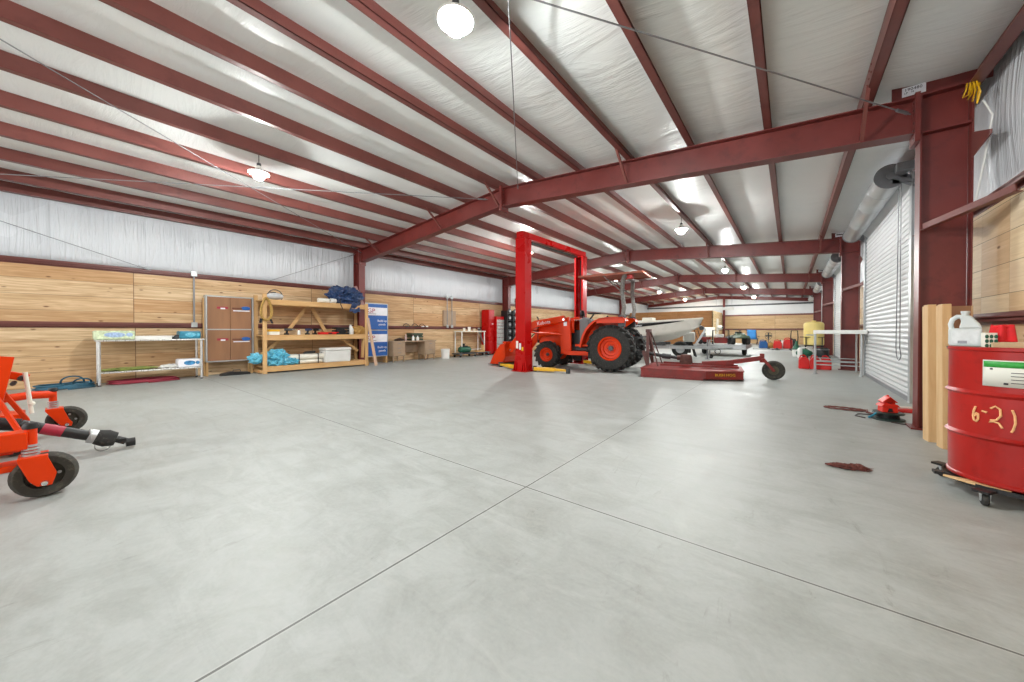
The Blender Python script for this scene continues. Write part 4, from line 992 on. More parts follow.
MB().tube([(2.32, .3, 1.24), (2.36, .3, 1.5), (2.4, .3, 1.53)], .02, 8).build('hook', BLACK, T)
m = MB(); prof = [(3.22, .72), (3.2, .3), (3.3, .1), (3.5, .05), (3.8, .04), (3.8, .06), (3.52, .075), (3.33, .125), (3.24, .32), (3.26, .72)]
m.prism(prof, 'y', -.85, .85)
side = [(3.22, .72), (3.2, .3), (3.3, .1), (3.5, .05), (3.8, .04), (3.68, .3), (3.42, .66)]
for s in (-.85, .83): m.prism(side, 'y', s, s+.02)
m.prism([(3.2, .68), (3.32, .72), (3.32, .76), (3.2, .76)], 'y', -.85, .85)
b = m.build('bucket', ORANGE, T, smooth=0); MB().box(3.72, 3.87, -.86, .86, .03, .05).build('cutting_edge', GREY, b, smooth=0)
# rear linkage
m = MB()
for s in (-.28, .28): m.bar((-.2, s, .55), (-.95, s*1.05, .45), .03, .07); m.bar((-.2, s, .95), (-.62, s, .5), .02, .03)
m.bar((-.3, 0, .9), (-.95, 0, .95), .04, .04); m.build('linkage', DGREY, T, smooth=0)

# ------------------------------------------------------------------ rotary cutter behind the tractor (local x trails away from tractor)
RUSTF = pm('frame_rust', '5e3a35', .6, var=.25, scale=10)
t = thing('rotary_cutter', 'low worn red rotary cutter hitched behind the tractor', 'rotary cutter', (-2.93, 9.45, 0), math.radians(8))
K = t
deck = [(0, -.92), (1.35, -.92), (2.06, -.6), (2.06, .6), (1.35, .92), (0, .92)]
MB().prism(deck, 'z', .185, .205).build('deck', DKRED, K, smooth=0)
m = MB()
for a, b in zip(deck, deck[1:]+deck[:1]): m.bar((*a, .115), (*b, .115), .016, .17)
for a, b in zip(deck, deck[1:]+deck[:1]): m.bar((*a, .205), (*b, .205), .05, .02); m.bar((*a, .035), (*b, .035), .035, .012)
sk = m.build('skirt', DKRED, K, smooth=0)
MB().text('BUSH HOG', .085, TR(1.72, -.775, .125) @ RZ(math.atan2(.32, .71)) @ RX(pi/2) @ TR(0, .0, .012), .003).build('lettering', YEL, sk, smooth=0)
for y in (-.92, .92): MB().box(.0, 1.3, y-.02, y+.02, .0, .035).build('skid_shoe', DKRED, K, smooth=0)
m = MB()
for y in (-.35, .35): m.bar((.35, y, .26), (2.0, y*.6, .26), .08, .05)
m.build('deck_rib', DKRED, K, smooth=0)
MB().box(.78, 1.02, -.14, .14, .235, .36).lathe([(0, 0), (.15, 0), (.14, .12), (.11, .2), (0, .22)], 18, TR(.9, 0, .3)).cyl((.7, 0, .42), (.9, 0, .42), .06, 14).build('gearbox', pm('gearbox_rust', '54322b', .7, var=.3, scale=14), K, smooth=30)
m = MB(); m.cyl((-.55, 0, .6), (.35, 0, .46), .045, 14).cyl((.35, 0, .46), (.55, 0, .44), .065, 14).cyl((.55, 0, .44), (.72, 0, .42), .04, 12).cyl((-.72, 0, .62), (-.55, 0, .6), .07, 14); m.build('drive_shaft', BLACK, K)
m = MB()
for y in (-.4, .4):
    m.bar((.06, y, .24), (.02, y*.35, 1.12), .03, .07, (1, 0, 0)); m.bar((.06, y, .24), (-.04, y, .6), .03, .08, (1, 0, 0))
    m.bar((.05, y*.35, 1.08), (.3, y, .22), .03, .015)
m.box(-.03, .07, -.16, .16, 1.06, 1.14); m.build('hitch_frame', RUSTF, K, smooth=0)
m = MB(); m.bar((1.25, 0, .3), (1.9, 0, .36), .14, .1); m.bar((1.75, 0, .34), (2.45, 0, .48), .1, .1); m.cyl((2.45, 0, .38), (2.45, 0, .58), .045, 14); m.build('tail_beam', DKRED, K, smooth=0)
m = MB(); m.bar((2.45, 0, .46), (2.49, -.1, .41), .05, .05); m.bar((2.47, -.1, .46), (2.66, -.1, .2), .055, .02, (0, 1, 0)); m.bar((2.47, .08, .46), (2.66, .08, .2), .055, .02, (0, 1, 0)); m.bar((2.47, -.1, .46), (2.47, .08, .46), .06, .03); m.cyl((2.66, -.12, .215), (2.66, .1, .215), .018, 10); m.build('tail_fork', DKRED, K, smooth=0)
w = MB().lathe([(.1, -.045), (.175, -.065), (.205, -.045), (.215, 0), (.205, .045), (.175, .065), (.1, .045)], 32, TR(2.66, -.01, .215) @ RX(pi/2)).build('tail_wheel', RUBWORN, K)
MB().lathe([(0, -.06), (.05, -.06), (.06, -.035), (.11, -.035), (.11, .035), (.06, .035), (.05, .06), (0, .06)], 20, TR(2.66, -.01, .215) @ RX(pi/2)).build('hub', pm('wheel_hub_olive', '55513f', .7, var=.2), w)

# ------------------------------------------------------------------ finishing mower at the edge of the view (local +y ahead)
t = thing('finishing_mower', 'orange finishing mower with caster wheels and drive shaft toward the open floor', 'mower', (-5.0, -.155, 0))
Mw = t
hw = 1.1
m = MB(); dk = [(-.98, -1.5), (.98, -1.5), (1.02, -1.2), (.98, -.62), (.5, -.45), (-.5, -.45), (-.98, -.62), (-1.02, -1.2)]
m.prism(dk, 'z', .24, .27)
for a, b in zip(dk, dk[1:]+dk[:1]): m.bar((*a, .17), (*b, .17), .012, .2)
m.build('deck', ORANGE, Mw, smooth=0, bevel=.004)
for x in (-.62, 0, .62): MB().lathe([(0, .27), (.13, .27), (.1, .34), (.1, .4), (0, .4)], 18, TR(x, -.95, 0)).build('pulley_cover', ORANGE, Mw)
MB().box(-.14, .14, -1.05, -.8, .4, .62).cyl((0, -.8, .5), (0, -.66, .5), .06, 14).build('gearbox', DGREY, Mw, smooth=0, bevel=.02)
def caster(x, y, trail, back=False, sw=0.):
    c = (x, y)
    kt = MB().cyl((x, y, .28), (x, y, .46), .028, 14).build('king_tube', ORANGE, Mw)
    MB().lathe([(0, .46), (.034, .46), (.036, .475), (.03, .495), (0, .5)], 16, TR(x, y, 0)).box(x-.05, x+.02, y-.012, y+.012, .47, .49).build('king_cap', BLACK, kt)
    m = MB()
    for z in (.285, .305, .325, .345): m.lathe([(.02, z), (.038, z), (.038, z+.013), (.02, z+.013)], 16, TR(x, y, 0))
    m.build('spacer', GALV, kt)
    M0 = TR(x, y, 0) @ RZ(sw)
    f = MB()
    for s in (-1, 1):
        f.prism([(-.05, .265), (.065, .285), (.105, .16), (trail+.04, .12), (trail+.03, .085), (trail-.03, .09), (trail-.06, .13)], 'x', s*.075-.006, s*.075+.006, M0)
    f.box(-.08, .08, -.05, .07, .265, .285, M0); fk = f.build('caster_fork', ORANGE, Mw, smooth=0, bevel=.003)
    b = MB()
    for s in (-1, 1): b.lathe([(0, 0), (.018, 0), (.014, .014), (0, .016)], 10, M0 @ TR(s*.082, trail, .105) @ RY(s*pi/2))
    b.build('axle_bolt', CHROME, fk)
    R = .145
    w = MB().lathe([(.085, -.045), (.125, -.052), (R-.006, -.035), (R, 0), (R-.006, .035), (.125, .052), (.085, .045)], 32, M0 @ TR(0, trail, R) @ RY(pi/2)).build('caster_wheel', RUBWORN, Mw)
    h = MB().lathe([(0, -.04), (.03, -.04), (.035, -.015), (.085, -.012), (.09, -.04), (.09, .04), (.085, .012), (.035, .015), (.03, .04), (0, .04)], 24, M0 @ TR(0, trail, R) @ RY(pi/2))
    h.build('rim', pm('olive_rim', '3f3d33', .6, var=.2), w)
    b = MB()
    for k in range(5):
        a = 2*pi*k/5; b.lathe([(0, -.022), (.01, -.022), (.01, .022), (0, .022)], 8, M0 @ TR(0, trail+.06*math.cos(a), R+.06*math.sin(a)) @ RY(pi/2))
    b.build('wheel_bolt', GALV, w)
for s in (1, -1):
    x = s*hw
    caster(x, .01 if s > 0 else .07, .055 if s > 0 else .09)
    m = MB()
    if s > 0:
        m.box(x-.09, x+.05, -.55, .0, .335, .445); m.box(x-.14, x+.02, -.5, -.03, .2, .24); m.bar((x-.2, -.5, .35), (x-.02, -.02, .37), .08, .1)
    else:
        m.bar((x+.3, -.62, .3), (x+.3, -.35, .36), .09, .09); m.tube([(x+.32, -.4, .34), (x+.22, -.3, .44), (x+.1, -.08, .45), (x, .07, .43)], .04, 10); m.box(x+.0, x+.32, -.34, -.1, .2, .3)
    m.build('caster_arm', ORANGE, Mw, smooth=0, bevel=.006)
    caster(s*.8, -1.62, -.12, sw=pi*0)
m = MB(); m.box(.99, 1.05, -.45, -.06, .3, .42)
m.build('side_plate', ORANGE, Mw, smooth=0)
MB().box(1.055, 1.062, -.2, -.1, .37, .41).build('decal', PRINTW, Mw, smooth=0)
# roller under the shaft
MB().cyl((-.55, -.12, .1), (-.3, -.12, .1), .09, 20).build('deck_roller', BLACK, Mw); MB().bar((-.42, -.45, .2), (-.42, -.12, .12), .06, .05).build('roller_arm', ORANGE, Mw, smooth=0)
# hitch mast
m = MB()
for x in (-.36, .36): m.bar((x, -.42, .25), (x*.3, -.28, .8), .04, .1, (1, 0, 0)); m.bar((x, -.06, .3), (x*.35, -.24, .74), .03, .05, (1, 0, 0))
m.box(-.16, .16, -.34, -.2, .74, .84); m.bar((-.05, -.3, .8), (-.05, -.04, .7), .05, .06); m.bar((.3, -.5, .3), (.3, -.2, .3), .09, .1)
m.build('hitch_mast', ORANGE, Mw, smooth=0, bevel=.005)
MB().bar((.2, -.25, .3), (.16, -.16, .9), .13, .03, (1, 0, 0)).build('mast_plate', ORANGE, Mw, smooth=0, bevel=.005)
MB().cyl((-.05, -.07, .71), (.08, -.07, .71), .02, 10).cyl((-.05, -.11, .67), (.08, -.11, .67), .016, 10).build('hitch_pin', DGREY, Mw)
MB().cyl((.1, -.02, .42), (.1, -.05, .76), .013, 12).ball((.1, -.02, .5), .02).build('gas_strut', CREAM, Mw)
MB().bar((-.75, -.5, .3), (.9, -.5, .3), .08, .1).build('cross_bar', ORANGE, Mw, smooth=0)
# drive shaft resting with its free end near the floor
m = MB(); m.cyl((.02, -.66, .49), (.06, -.08, .33), .05, 18).cyl((.06, -.08, .33), (.10, .3, .155), .043, 18)
ds = m.build('drive_shaft', BLACK, Mw)
MB().cyl((.072, .03, .278), (.083, .14, .228), .0445, 18).build('warning_band', pm('band_red', 'a5203a', .5), ds)
MB().cyl((.098, .28, .165), (.103, .33, .142), .06, 20).ring((.099, .29, .162), .056, .008, 'y', 20).build('shaft_collar', GALV, ds)
MB().tube([(.103, .32, .145), (.108, .38, .12), (.113, .44, .1)], [.062, .075, .058], 18).build('shaft_guard', RUBBER, ds)
MB().cyl((.113, .44, .1), (.117, .5, .065), .03, 14).box(.09, .145, .46, .5, .06, .1).lathe([(.02, -.03), (.038, -.03), (.038, .03), (.02, .03)], 16, TR(.119, .53, .052) @ RX(pi/2)).build('yoke', BLACK, ds)
MB().ring((.1, .36, .06), .05, .004, 'x', 18, 6).build('safety_chain', GALV, ds)
# ------------------------------------------------------------------ roller door side
t = thing('oil_drum', 'red steel drum with chalk writing and a green topped label', 'drum', (1.17, 3.86, 0))
z0 = .115; R = .29
MB().lathe([(0, z0+.0), (R-.004, z0), (R+.004, z0+.008), (R+.004, z0+.022), (R-.004, z0+.03), (R-.002, z0+.28), (R+.004, z0+.287), (R+.013, z0+.298), (R+.004, z0+.309), (R-.002, z0+.316), (R-.002, z0+.56), (R+.004, z0+.567), (R+.013, z0+.578), (R+.004, z0+.589), (R-.002, z0+.596), (R-.003, z0+.85), (R+.005, z0+.858), (R+.005, z0+.876), (R-.008, z0+.88), (R-.012, z0+.865), (0, z0+.865)], 64).build('barrel', DRUM, t, smooth=25)
def curved(mb, a0, a1, za, zb, r, n=16):
    mb.grid(lambda u, v: (r*math.cos(a0+(a1-a0)*u), r*math.sin(a0+(a1-a0)*u), za+(zb-za)*v), n, 2); return mb
AC = math.radians(254.)     # outward direction facing the camera
lab = curved(MB(), AC-.475, AC+.5, z0+.635, z0+.80, R+.0035).build('label_sticker', pm('label_white', 'dcdcd2', .45, var=.04), t, solid=.001)
curved(MB(), AC-.46, AC+.48, z0+.755, z0+.793, R+.0048).build('label_green', pm('label_green', '2f9a3b', .45, var=.2, scale=30), lab, solid=.001)
m = MB()
for k in range(4): curved(m, AC-.1, AC+.4, z0+.66+.021*k, z0+.664+.021*k, R+.0055)
curved(m, AC-.37, AC-.33, z0+.74, z0+.75, R+.0055); curved(m, AC-.19, AC-.13, z0+.65, z0+.662, R+.0055); m.build('print', PRINTD, lab, solid=.0006)
# chalk marks 6-21
def chalk(pts, w=.006):
    return [((R+.003)*math.cos(AC+(a+.555)*.79-.62), (R+.003)*math.sin(AC+(a+.555)*.79-.62), z0+(z-.42)*1.15+.43) for a, z in pts]
m = MB()
strokes = [[(-.50, .475), (-.54, .45), (-.555, .42), (-.53, .395), (-.49, .39), (-.45, .405), (-.45, .435), (-.48, .44), (-.52, .42)],
           [(-.38, .455), (-.29, .45)],
           [(-.22, .475), (-.14, .49), (-.06, .475), (-.05, .44), (-.12, .415), (-.22, .41), (-.24, .40), (-.17, .405), (-.08, .40), (-.02, .375)],
           [(.13, .48), (.17, .45), (.18, .41), (.15, .375), (.12, .36)]]
for s in strokes: m.tube(chalk(s), .0055, 6)
m.build('chalk_marks', pm('chalk', 'e6b27c', .9, var=.2, scale=40), t)
t2 = thing('drum_dolly', 'black four wheel dolly under the red drum', 'dolly', (1.17, 3.86, 0))
m = MB(); m.lathe([(.2, .085), (.315, .085), (.315, .112), (.305, .112), (.305, .1), (.2, .1)], 40)
m.bar((-.36, 0, .092), (.36, 0, .092), .06, .02); m.bar((0, -.36, .092), (0, .36, .092), .06, .02); m.build('frame', BLACK, t2, smooth=30)
for k in range(4):
    a = math.radians((234, 322, 48, 138)[k]); x, y = .35*math.cos(a), .35*math.sin(a)
    w = MB().lathe([(0, -.014), (.03, -.014), (.038, -.008), (.038, .008), (.03, .014), (0, .014)], 18, TR(x, y, .038) @ RZ(a+.6) @ RX(pi/2)).build('caster', RUBBER, t2)
    MB().prism([(-.02, .095), (.03, .095), (.015, .03), (-.005, .03)], 'y', -.02, -.016, TR(x, y, 0) @ RZ(a+.6)).prism([(-.02, .095), (.03, .095), (.015, .03), (-.005, .03)], 'y', .016, .02, TR(x, y, 0) @ RZ(a+.6)).build('caster_fork', GALV, w, smooth=0)
    MB().box(-.06, .05, -.035, .035, .085, .1, TR(x, y, 0) @ RZ(a)).build('caster_plate', BLACK, t2, smooth=0)
m = MB(); m.prism([(-.34, -.12), (-.2, -.16), (-.1, -.27), (-.19, -.25)], 'z', .1, .114)
m.build('cardboard_sheet', PALE, t2, smooth=0)
DT = z0+.866
# big handled jug on the drum
JUG = pm('translucent_jug', 'd2d9d8', .35, var=.06, trans=.15)
t = thing('handled_jug', 'large translucent white jug with moulded handle on the drum', 'jug', (.955, 3.885, DT+.012), math.radians(-14)); t.scale = (.8, .9, .95)
m = MB()
out = [(-.085, 0), (.085, 0), (.09, .012), (.09, .13), (.075, .165), (.03, .222), (.022, .228), (.022, .25), (-.022, .25), (-.022, .228), (-.05, .22), (-.085, .19), (-.092, .12)]
hole = [(-.055, .192), (-.03, .205), (-.022, .18), (-.034, .15), (-.058, .135), (-.07, .15)]
# body as two lofts around the grip hole
m.prism([(-.085, 0), (.085, 0), (.09, .012), (.09, .13), (-.092, .13), (-.092, .02)], 'y', -.055, .055)
m.prism([(-.034, .13), (.09, .13), (.075, .165), (.03, .222), (-.022, .222), (-.03, .205), (-.022, .18)], 'y', -.05, .05)
m.build('bottle', JUG, t, smooth=0, bevel=.014)
MB().tube([(-.074, 0, .125), (-.08, 0, .16), (-.07, 0, .195), (-.045, 0, .216), (-.015, 0, .214)], .016, 10).build('handle', JUG, t)
MB().lathe([(0, .215), (.022, .215), (.022, .24), (.026, .24), (.026, .256), (0, .256)], 18).build('neck', JUG, t)
MB().box(-.07, .07, -.0575, -.0555, .02, .11).build('label_sticker', pm('jug_label', 'd3d9da', .5, var=.08, scale=30), t, smooth=0); MB().box(-.04, .01, -.0592, -.0578, .02, .04).build('print', GREY, t, smooth=0)
solo(MB().lathe([(0, 0), (.1, 0), (.1, .01), (.092, .012), (0, .012)], 28), 'tin_lid', GREEN, 'flat dark green lid under the white handled jug', 'lid', loc=(.975, 3.89, DT))
t = thing('seed_box', 'small box with green leaf print beside the white jug', 'box', (1.035, 3.80, DT), .2)
MB().box(-.028, .028, -.02, .02, 0, .105).build('box', CREAM, t, smooth=0, bevel=.003)
m = MB()
for k in range(9): m.ball((-.02+.02*(k % 3), -.0205, .02+.03*(k//3)), (.009, .0015, .013), 8)
m.build('leaf_print', GREEN, t)
t = thing('dust_mask', 'red cloth gathered on the small carton on the drum', 'cloth', (1.105, 3.86, DT+.045))
m = MB(); m.grid(lambda u, v: ((.055+.012*math.sin(u*2*pi*6)*(1-v*.4))*(1-.18*v)*math.cos(2*pi*u), (.04+.010*math.sin(u*2*pi*6))*(1-.18*v)*math.sin(2*pi*u), .11*v+.005*math.sin(u*2*pi*3)*v), 48, 8, True)
m.build('cloth', pm('red_cloth', 'd9252b', .8, var=.12, scale=20), t, solid=.004); MB().ball((0, 0, .1), (.045, .034, .014), 16).build('gather', pm('red_cloth', 'd9252b'), t)
t = thing('small_carton', 'low cream carton under the red cloth on the drum', 'carton', (1.12, 3.86, DT), .25)
MB().box(-.1, .1, -.07, .07, 0, .042).build('carton', pm('carton_cream', 'd8c6a0', .7), t, smooth=0, bevel=.003); MB().box(-.1, .1, -.012, .012, .042, .0435).build('tape', CREAM, t, smooth=0)

# boards standing between drum and column
for k, (x, y, w, h, lab) in enumerate(((1.075, 5.28, .06, 1.36, 'narrow pale lumber post standing against the nearest column'), (1.115, 5.04, .06, 1.35, 'thicker pale lumber post standing in front of the narrow one, behind the drum'))):
    t = thing('lumber_post', lab, 'board', (x, y, 0), .12)
    MB().box(0, w, 0, .09, 0, h, RX(-.03)).build('board', PALE, t, smooth=0, bevel=.004)
    MB().box(.004, w, .094, .13, 0, h-.01, RX(-.03)).build('backing_board', PALE, t, smooth=0, bevel=.003)
t = thing('cardboard_panel', 'brown cardboard panel leaning behind the white jug', 'cardboard', (1.2, 5.34, 0), .06)
MB().box(0, .17, 0, .025, 0, 1.34, RX(-.02)).build('panel', BROWNCARD, t, smooth=0); MB().box(.16, .165, -.003, .028, .0, 1.34, RX(-.02)).build('edge_tape', PALE, t, smooth=0)

# lantern shaped red housing on a cord reel
t = thing('cord_reel', 'dark green flat cord reel lying by the nearest column', 'cord reel', (.95, 6.30, 0))
MB().lathe([(0, 0), (.17, 0), (.18, .012), (.17, .025), (.1, .03), (.1, .085), (.165, .09), (.175, .1), (.16, .115), (0, .115)], 28).build('reel', pm('reel_green', '20342f', .5, var=.25), t)
m = MB(); P = [((.11+.012*math.sin(k*.7))*math.cos(k*.45), (.13+.02*math.sin(k*.9))*math.sin(k*.45), .035+.045*((k*.037) % 1)) for k in range(120)]; m.tube(P, .008, 6); m.build('cord', BLACK, t)
MB().tube([(-.13, -.1, .1), (-.17, -.12, .06), (-.2, -.06, .02), (-.16, .05, .02)], .014, 8).build('plug_lead', TEAL, t)
t.scale = (.85, .85, .85)
t = thing('lantern_housing', 'bright red lantern shaped housing with two gabled tiers on the cord reel', 'lantern', (.95, 6.31, .098), .25); t.scale = (.72, .72, .72)
m = MB(); m.prism([(-.1, 0), (.1, 0), (.095, .1), (-.095, .1)], 'y', -.085, .085); m.prism([(-.125, .095), (.125, .095), (.085, .14), (-.085, .14)], 'y', -.1, .1)
m.prism([(-.075, .135), (.075, .135), (.07, .2), (-.07, .2)], 'y', -.065, .065); m.prism([(-.1, .17), (.0, .27), (.1, .17), (.085, .165), (0, .245), (-.085, .165)], 'y', -.085, .085); m.prism([(-.07, .19), (.07, .19), (0, .255)], 'y', -.065, .065)
MB2 = m.build('housing', pm('lantern_red', 'dd2f1d', .4, var=.08), t, smooth=0, bevel=.008)
MB().ring((0, -.068, .18), .026, .009, 'y', 18).build('round_vent', pm('lantern_dark', '9d1f16', .5), t); MB().prism([(-.035, .01), (.035, .01), (.02, .07), (-.02, .07)], 'y', -.09, -.084).build('notch', BLACK, t, smooth=0); MB().lathe([(0, .255), (.02, .255), (.018, .285), (0, .29)], 12).build('finial', pm('lantern_red', 'dd2f1d'), t)
t = thing('extension_cord', 'brown red cord looped across the floor before the roller door', 'cord', (0, 0, 0))
m = MB(); P = []
for k in range(60):
    a = k/59*2*pi*2.0; P.append((.60+.22*math.cos(a)+.01*k/59, 6.68+.10*math.sin(a)+.03*math.sin(a*.5)+.002*k, .012+.004*(k % 2)))
P += [(.8, 6.62, .012), (.9, 6.55, .012)]
m.tube(P, .009, 6); m.build('cord', pm('cord_brown', '6d3a33', .6, var=.2), t)
t2 = MB(); t2.tube([(.74, 6.2, .009), (.66, 6.3, .009), (.7, 6.45, .009), (.85, 6.5, .009)], .007, 6); t2.build('cord_end', pm('cord_dark', '3b2f2c', .6), t)
m = MB(); m.tube([(.95, 6.1, .008), (1.1, 6.02, .008), (1.3, 6.2, .008)], .007, 6); m.build('cord_end', pm('cord_dark', '3b2f2c', .6), t)
t = thing('tail_light', 'small red and white lamp on the floor behind the nearest column', 'lamp', (1.22, 7.0, 0), .3)
MB().box(-.1, .1, -.05, .05, 0, .05).build('lens', pm('lens_red', 'c62a2a', .25), t, smooth=0, bevel=.012); MB().box(-.1, .1, .05, .08, 0, .07).build('backing', WHITE, t, smooth=0, bevel=.01)
t = thing('shop_rag', 'crumpled maroon rag lying on the open floor', 'rag', (.375, 3.88, 0), .25); t.scale = (.66, .8, .9)
m = MB(); m.blob((0, 0, .012), (.17, .06, .02), .55, 51, 5, 4); m.blob((.07, .0, .018), (.08, .05, .024), .5, 52, 4, 5); m.build('rag', pm('maroon_rag', '6a3a33', .9, var=.3, scale=30), t); MB().tube([(-.16, .0, .012), (-.22, .03, .008)], [.02, .006], 7).build('rag_corner', pm('maroon_rag', '6a3a33'), t)

# white topped bench by the second column
t = thing('pipe_bench', 'bench with white slab top and galvanised pipe legs before the second column', 'bench', (.455, 11.85, 0), math.radians(-2.2))
MB().box(-.0, .98, -.06, 1.3, 1.02, 1.115).build('benchtop', WHITE, t, smooth=0, bevel=.015)
for x in (.04, .88):
    for y in (.0, 1.24): l = MB().cyl((x, y, .02), (x, y, 1.03), .024, 14).build('leg', GALV, t); MB().lathe([(0, 0), (.045, 0), (.045, .02), (0, .02)], 14, TR(x, y, 0)).build('foot', GALV, l)
m = MB()
m.bm.free()
for y in (0, 1.24):
    for z in (.24, .34): MB().cyl((.04, y, z), (.88, y, z), .012, 10).build('rail', GALV, t)
MB().cyl((-.14, .04, .99), (.04, .04, .99), .012, 8).build('side_rod', GALV, t)
# red gas cans
def gascan(name, lab, loc, rz, mat, s=1., grp=None):
    t = thing(name, lab, 'gas can', loc, rz, grp)
    m = MB(); m.prism([(-.15*s, 0), (.15*s, 0), (.155*s, .02*s), (.155*s, .24*s), (.1*s, .32*s), (-.06*s, .34*s), (-.145*s, .26*s), (-.155*s, .02*s)], 'y', -.11*s, .11*s); m.build('can', mat, t, smooth=0, bevel=.03*s)
    MB().tube([(-.13*s, 0, .28*s), (-.09*s, 0, .37*s), (.0, 0, .385*s), (.07*s, 0, .34*s)], .018*s, 8).build('handle', mat, t)
    MB().lathe([(0, 0), (.03*s, 0), (.03*s, .05*s), (.015*s, .06*s), (0, .06*s)], 12, TR(.1*s, 0, .31*s)).build('cap', BLACK, t)
    return t
for k, (x, y, rz, lab) in enumerate(((.306, 13.3, .1, 'red gas can standing clear of the bench leg'), (.555, 13.3, 0, 'red gas can half hidden behind the bench leg'), (.79, 13.3, -.1, 'red gas can nearest the second column'))): gascan('gas_can', lab, (x, y, 0), rz, GASRED, .78, 'red gas cans by the bench').scale = (1, 1, 1.3)
# yellow tank on a stand
t = thing('water_tank', 'big pale yellow plastic tank on a black stand before the third column', 'tank', (.77, 19.6, 0)); t.scale = (.76, .76, .97)
MB().lathe([(0, .5), (.4, .5), (.44, .53), (.44, 1.4), (.42, 1.46), (.3, 1.52), (0, 1.53)], 36).build('tank', YTANK, t); MB().lathe([(0, 1.52), (.1, 1.52), (.1, 1.57), (0, 1.58)], 18).build('lid', YTANK, t)
m = MB()
for x in (-.34, .34):
    for y in (-.34, .34): m.box(x-.02, x+.02, y-.02, y+.02, 0, .86)
m.box(-.4, .4, -.4, .4, .46, .5)
for y in (-.4, .4): m.box(-.6, .42, y-.012, y+.012, .84, .865)
m.build('stand', BLACK, t, smooth=0)
t = thing('wire_tub', 'green lidded tub lying on the floor before the yellow tank', 'tub', (.45, 19., 0))
MB().ball((0, 0, .17), (.28, .22, .17), 18).build('tub', GREEN, t); MB().ring((0, -.05, .2), .2, .02, 'y', 20).build('rim', WHITE, t)
t = thing('funnel', 'green funnel standing on the white bucket near the yellow tank', 'funnel', (.2, 19.3, .30))
MB().lathe([(0, 0), (.16, 0), (.15, .03), (.05, .22), (.03, .36), (0, .36)], 18).build('cone', GREEN, t); MB().ring((0, 0, .01), .16, .012, 'z', 20).build('rim', GREEN, t)
t = thing('bucket', 'small white bucket under the green funnel', 'bucket', (.2, 19.3, 0)); MB().lathe([(0, 0), (.13, 0), (.15, .3), (0, .3)], 18).build('pail', WHITE, t); MB().ring((0, 0, .285), .153, .01).build('rim', WHITE, t)
t = thing('propane_bottle', 'white slim bottle standing before the green tub', 'bottle', (.3, 18.4, 0)); MB().lathe([(0, 0), (.07, 0), (.08, .03), (.08, .35), (.03, .42), (0, .43)], 16).build('bottle', WHITE, t); MB().lathe([(0, .42), (.025, .42), (.025, .5), (0, .5)], 10).build('valve', GREY, t)
t = thing('black_drum_case', 'black round case on the floor between tank and third column', 'case', (1.0, 18.9, 0)); MB().lathe([(0, 0), (.2, 0), (.22, .05), (.22, .32), (.18, .4), (0, .42)], 20).build('case', BLACK, t); MB().ring((0, 0, .34), .222, .014).build('band', GREY, t)
# hand truck wheel stack
t = thing('hand_truck', 'black hand truck with a big wheel near the far gas cans', 'hand truck', (.15, 22.2, 0))
w = MB().lathe([(.12, -.06), (.28, -.08), (.34, -.05), (.35, 0), (.34, .05), (.28, .08), (.12, .06)], 28, TR(0, 0, .35) @ RY(pi/2) @ RX(.0)).build('wheel', RUBBER, t); MB().lathe([(0, -.04), (.13, -.04), (.13, .04), (0, .04)], 18, TR(0, 0, .35) @ RY(pi/2)).build('hub', DGREY, w)
MB().tube([(-.12, .1, .1), (-.14, .12, .8), (-.12, .14, 1.1), (.12, .14, 1.1), (.14, .12, .8), (.12, .1, .1)], .022, 8).build('frame', BLACK, t)
# far items on the floor
gascan('water_can', 'blue jug on the floor before the end wall', (-1.35, 27.2, 0), .3, pm('can_blue', '2a5c97', .4), 1.35)
gascan('gas_can', 'red gas can beside the blue jug at the far end', (-.62, 27.2, 0), 0, GASRED, 1.4, 'red gas cans at the far end')
gascan('gas_can', 'larger red gas can nearest the hand truck at the far end', (-.1, 27.6, 0), 0, GASRED, 1.7, 'red gas cans at the far end')
t = thing('white_sack', 'white sack slumped between the two far red gas cans', 'sack', (-.38, 28.0, 0)); m = MB(); m.blob((0, 0, .2), (.25, .2, .24), .3, 61); m.build('sack', WHITE, t); MB().tube([(-.03, 0, .4), (0, 0, .5)], [.05, .09], 8).build('neck', WHITE, t)
t = thing('tan_bag', 'tan bag beside the blue jug at the far end', 'bag', (-1.0, 27.5, 0)); m = MB(); m.blob((0, 0, .16), (.24, .2, .2), .3, 62); m.build('bag', pm('burlap', 'b48a4a'), t); MB().tube([(-.12, 0, .28), (0, 0, .42), (.12, 0, .28)], .016, 6).build('handle', BLACK, t)
t = thing('pedestal_fan', 'small black pedestal fan behind the tan bag', 'fan', (-1.15, 29., 0)); t.scale = (.75, .75, .95); m = MB(); m.lathe([(0, 0), (.2, 0), (.18, .04), (0, .05)], 18); m.cyl((0, 0, .04), (0, 0, .6), .02, 8); m.build('stand', BLACK, t)
m = MB(); m.ring((0, -.05, .8), .25, .012, 'y').ring((0, -.05, .8), .15, .008, 'y').ring((0, .03, .8), .25, .012, 'y'); m.ball((0, 0, .8), (.07, .09, .07)); m.build('cage', BLACK, t)
m = MB()
for k in range(4): m.box(-.05, .05, -.004, .004, .05, .22, TR(0, -.01, .8) @ RY(k*pi/2) @ RZ(.3))
m.build('blade', DGREY, t, smooth=0)
t = thing('folding_chair', 'blue folding chair in front of the boarded end wall', 'chair', (-2.35, 33.5, 0), .25)
m = MB()
for s in (-.32, .32): m.bar((s, -.3, 0), (s, .28, .55), .04, .04); m.bar((s, .3, 0), (s, -.25, .5), .04, .04); m.bar((s, .15, .4), (s, .42, 1.15), .04, .04); m.bar((s*1.25, -.3, .62), (s*1.25, .35, .68), .06, .03)
m.build('frame', pm('chair_brown', '5a3a2e', .5), t, smooth=0)
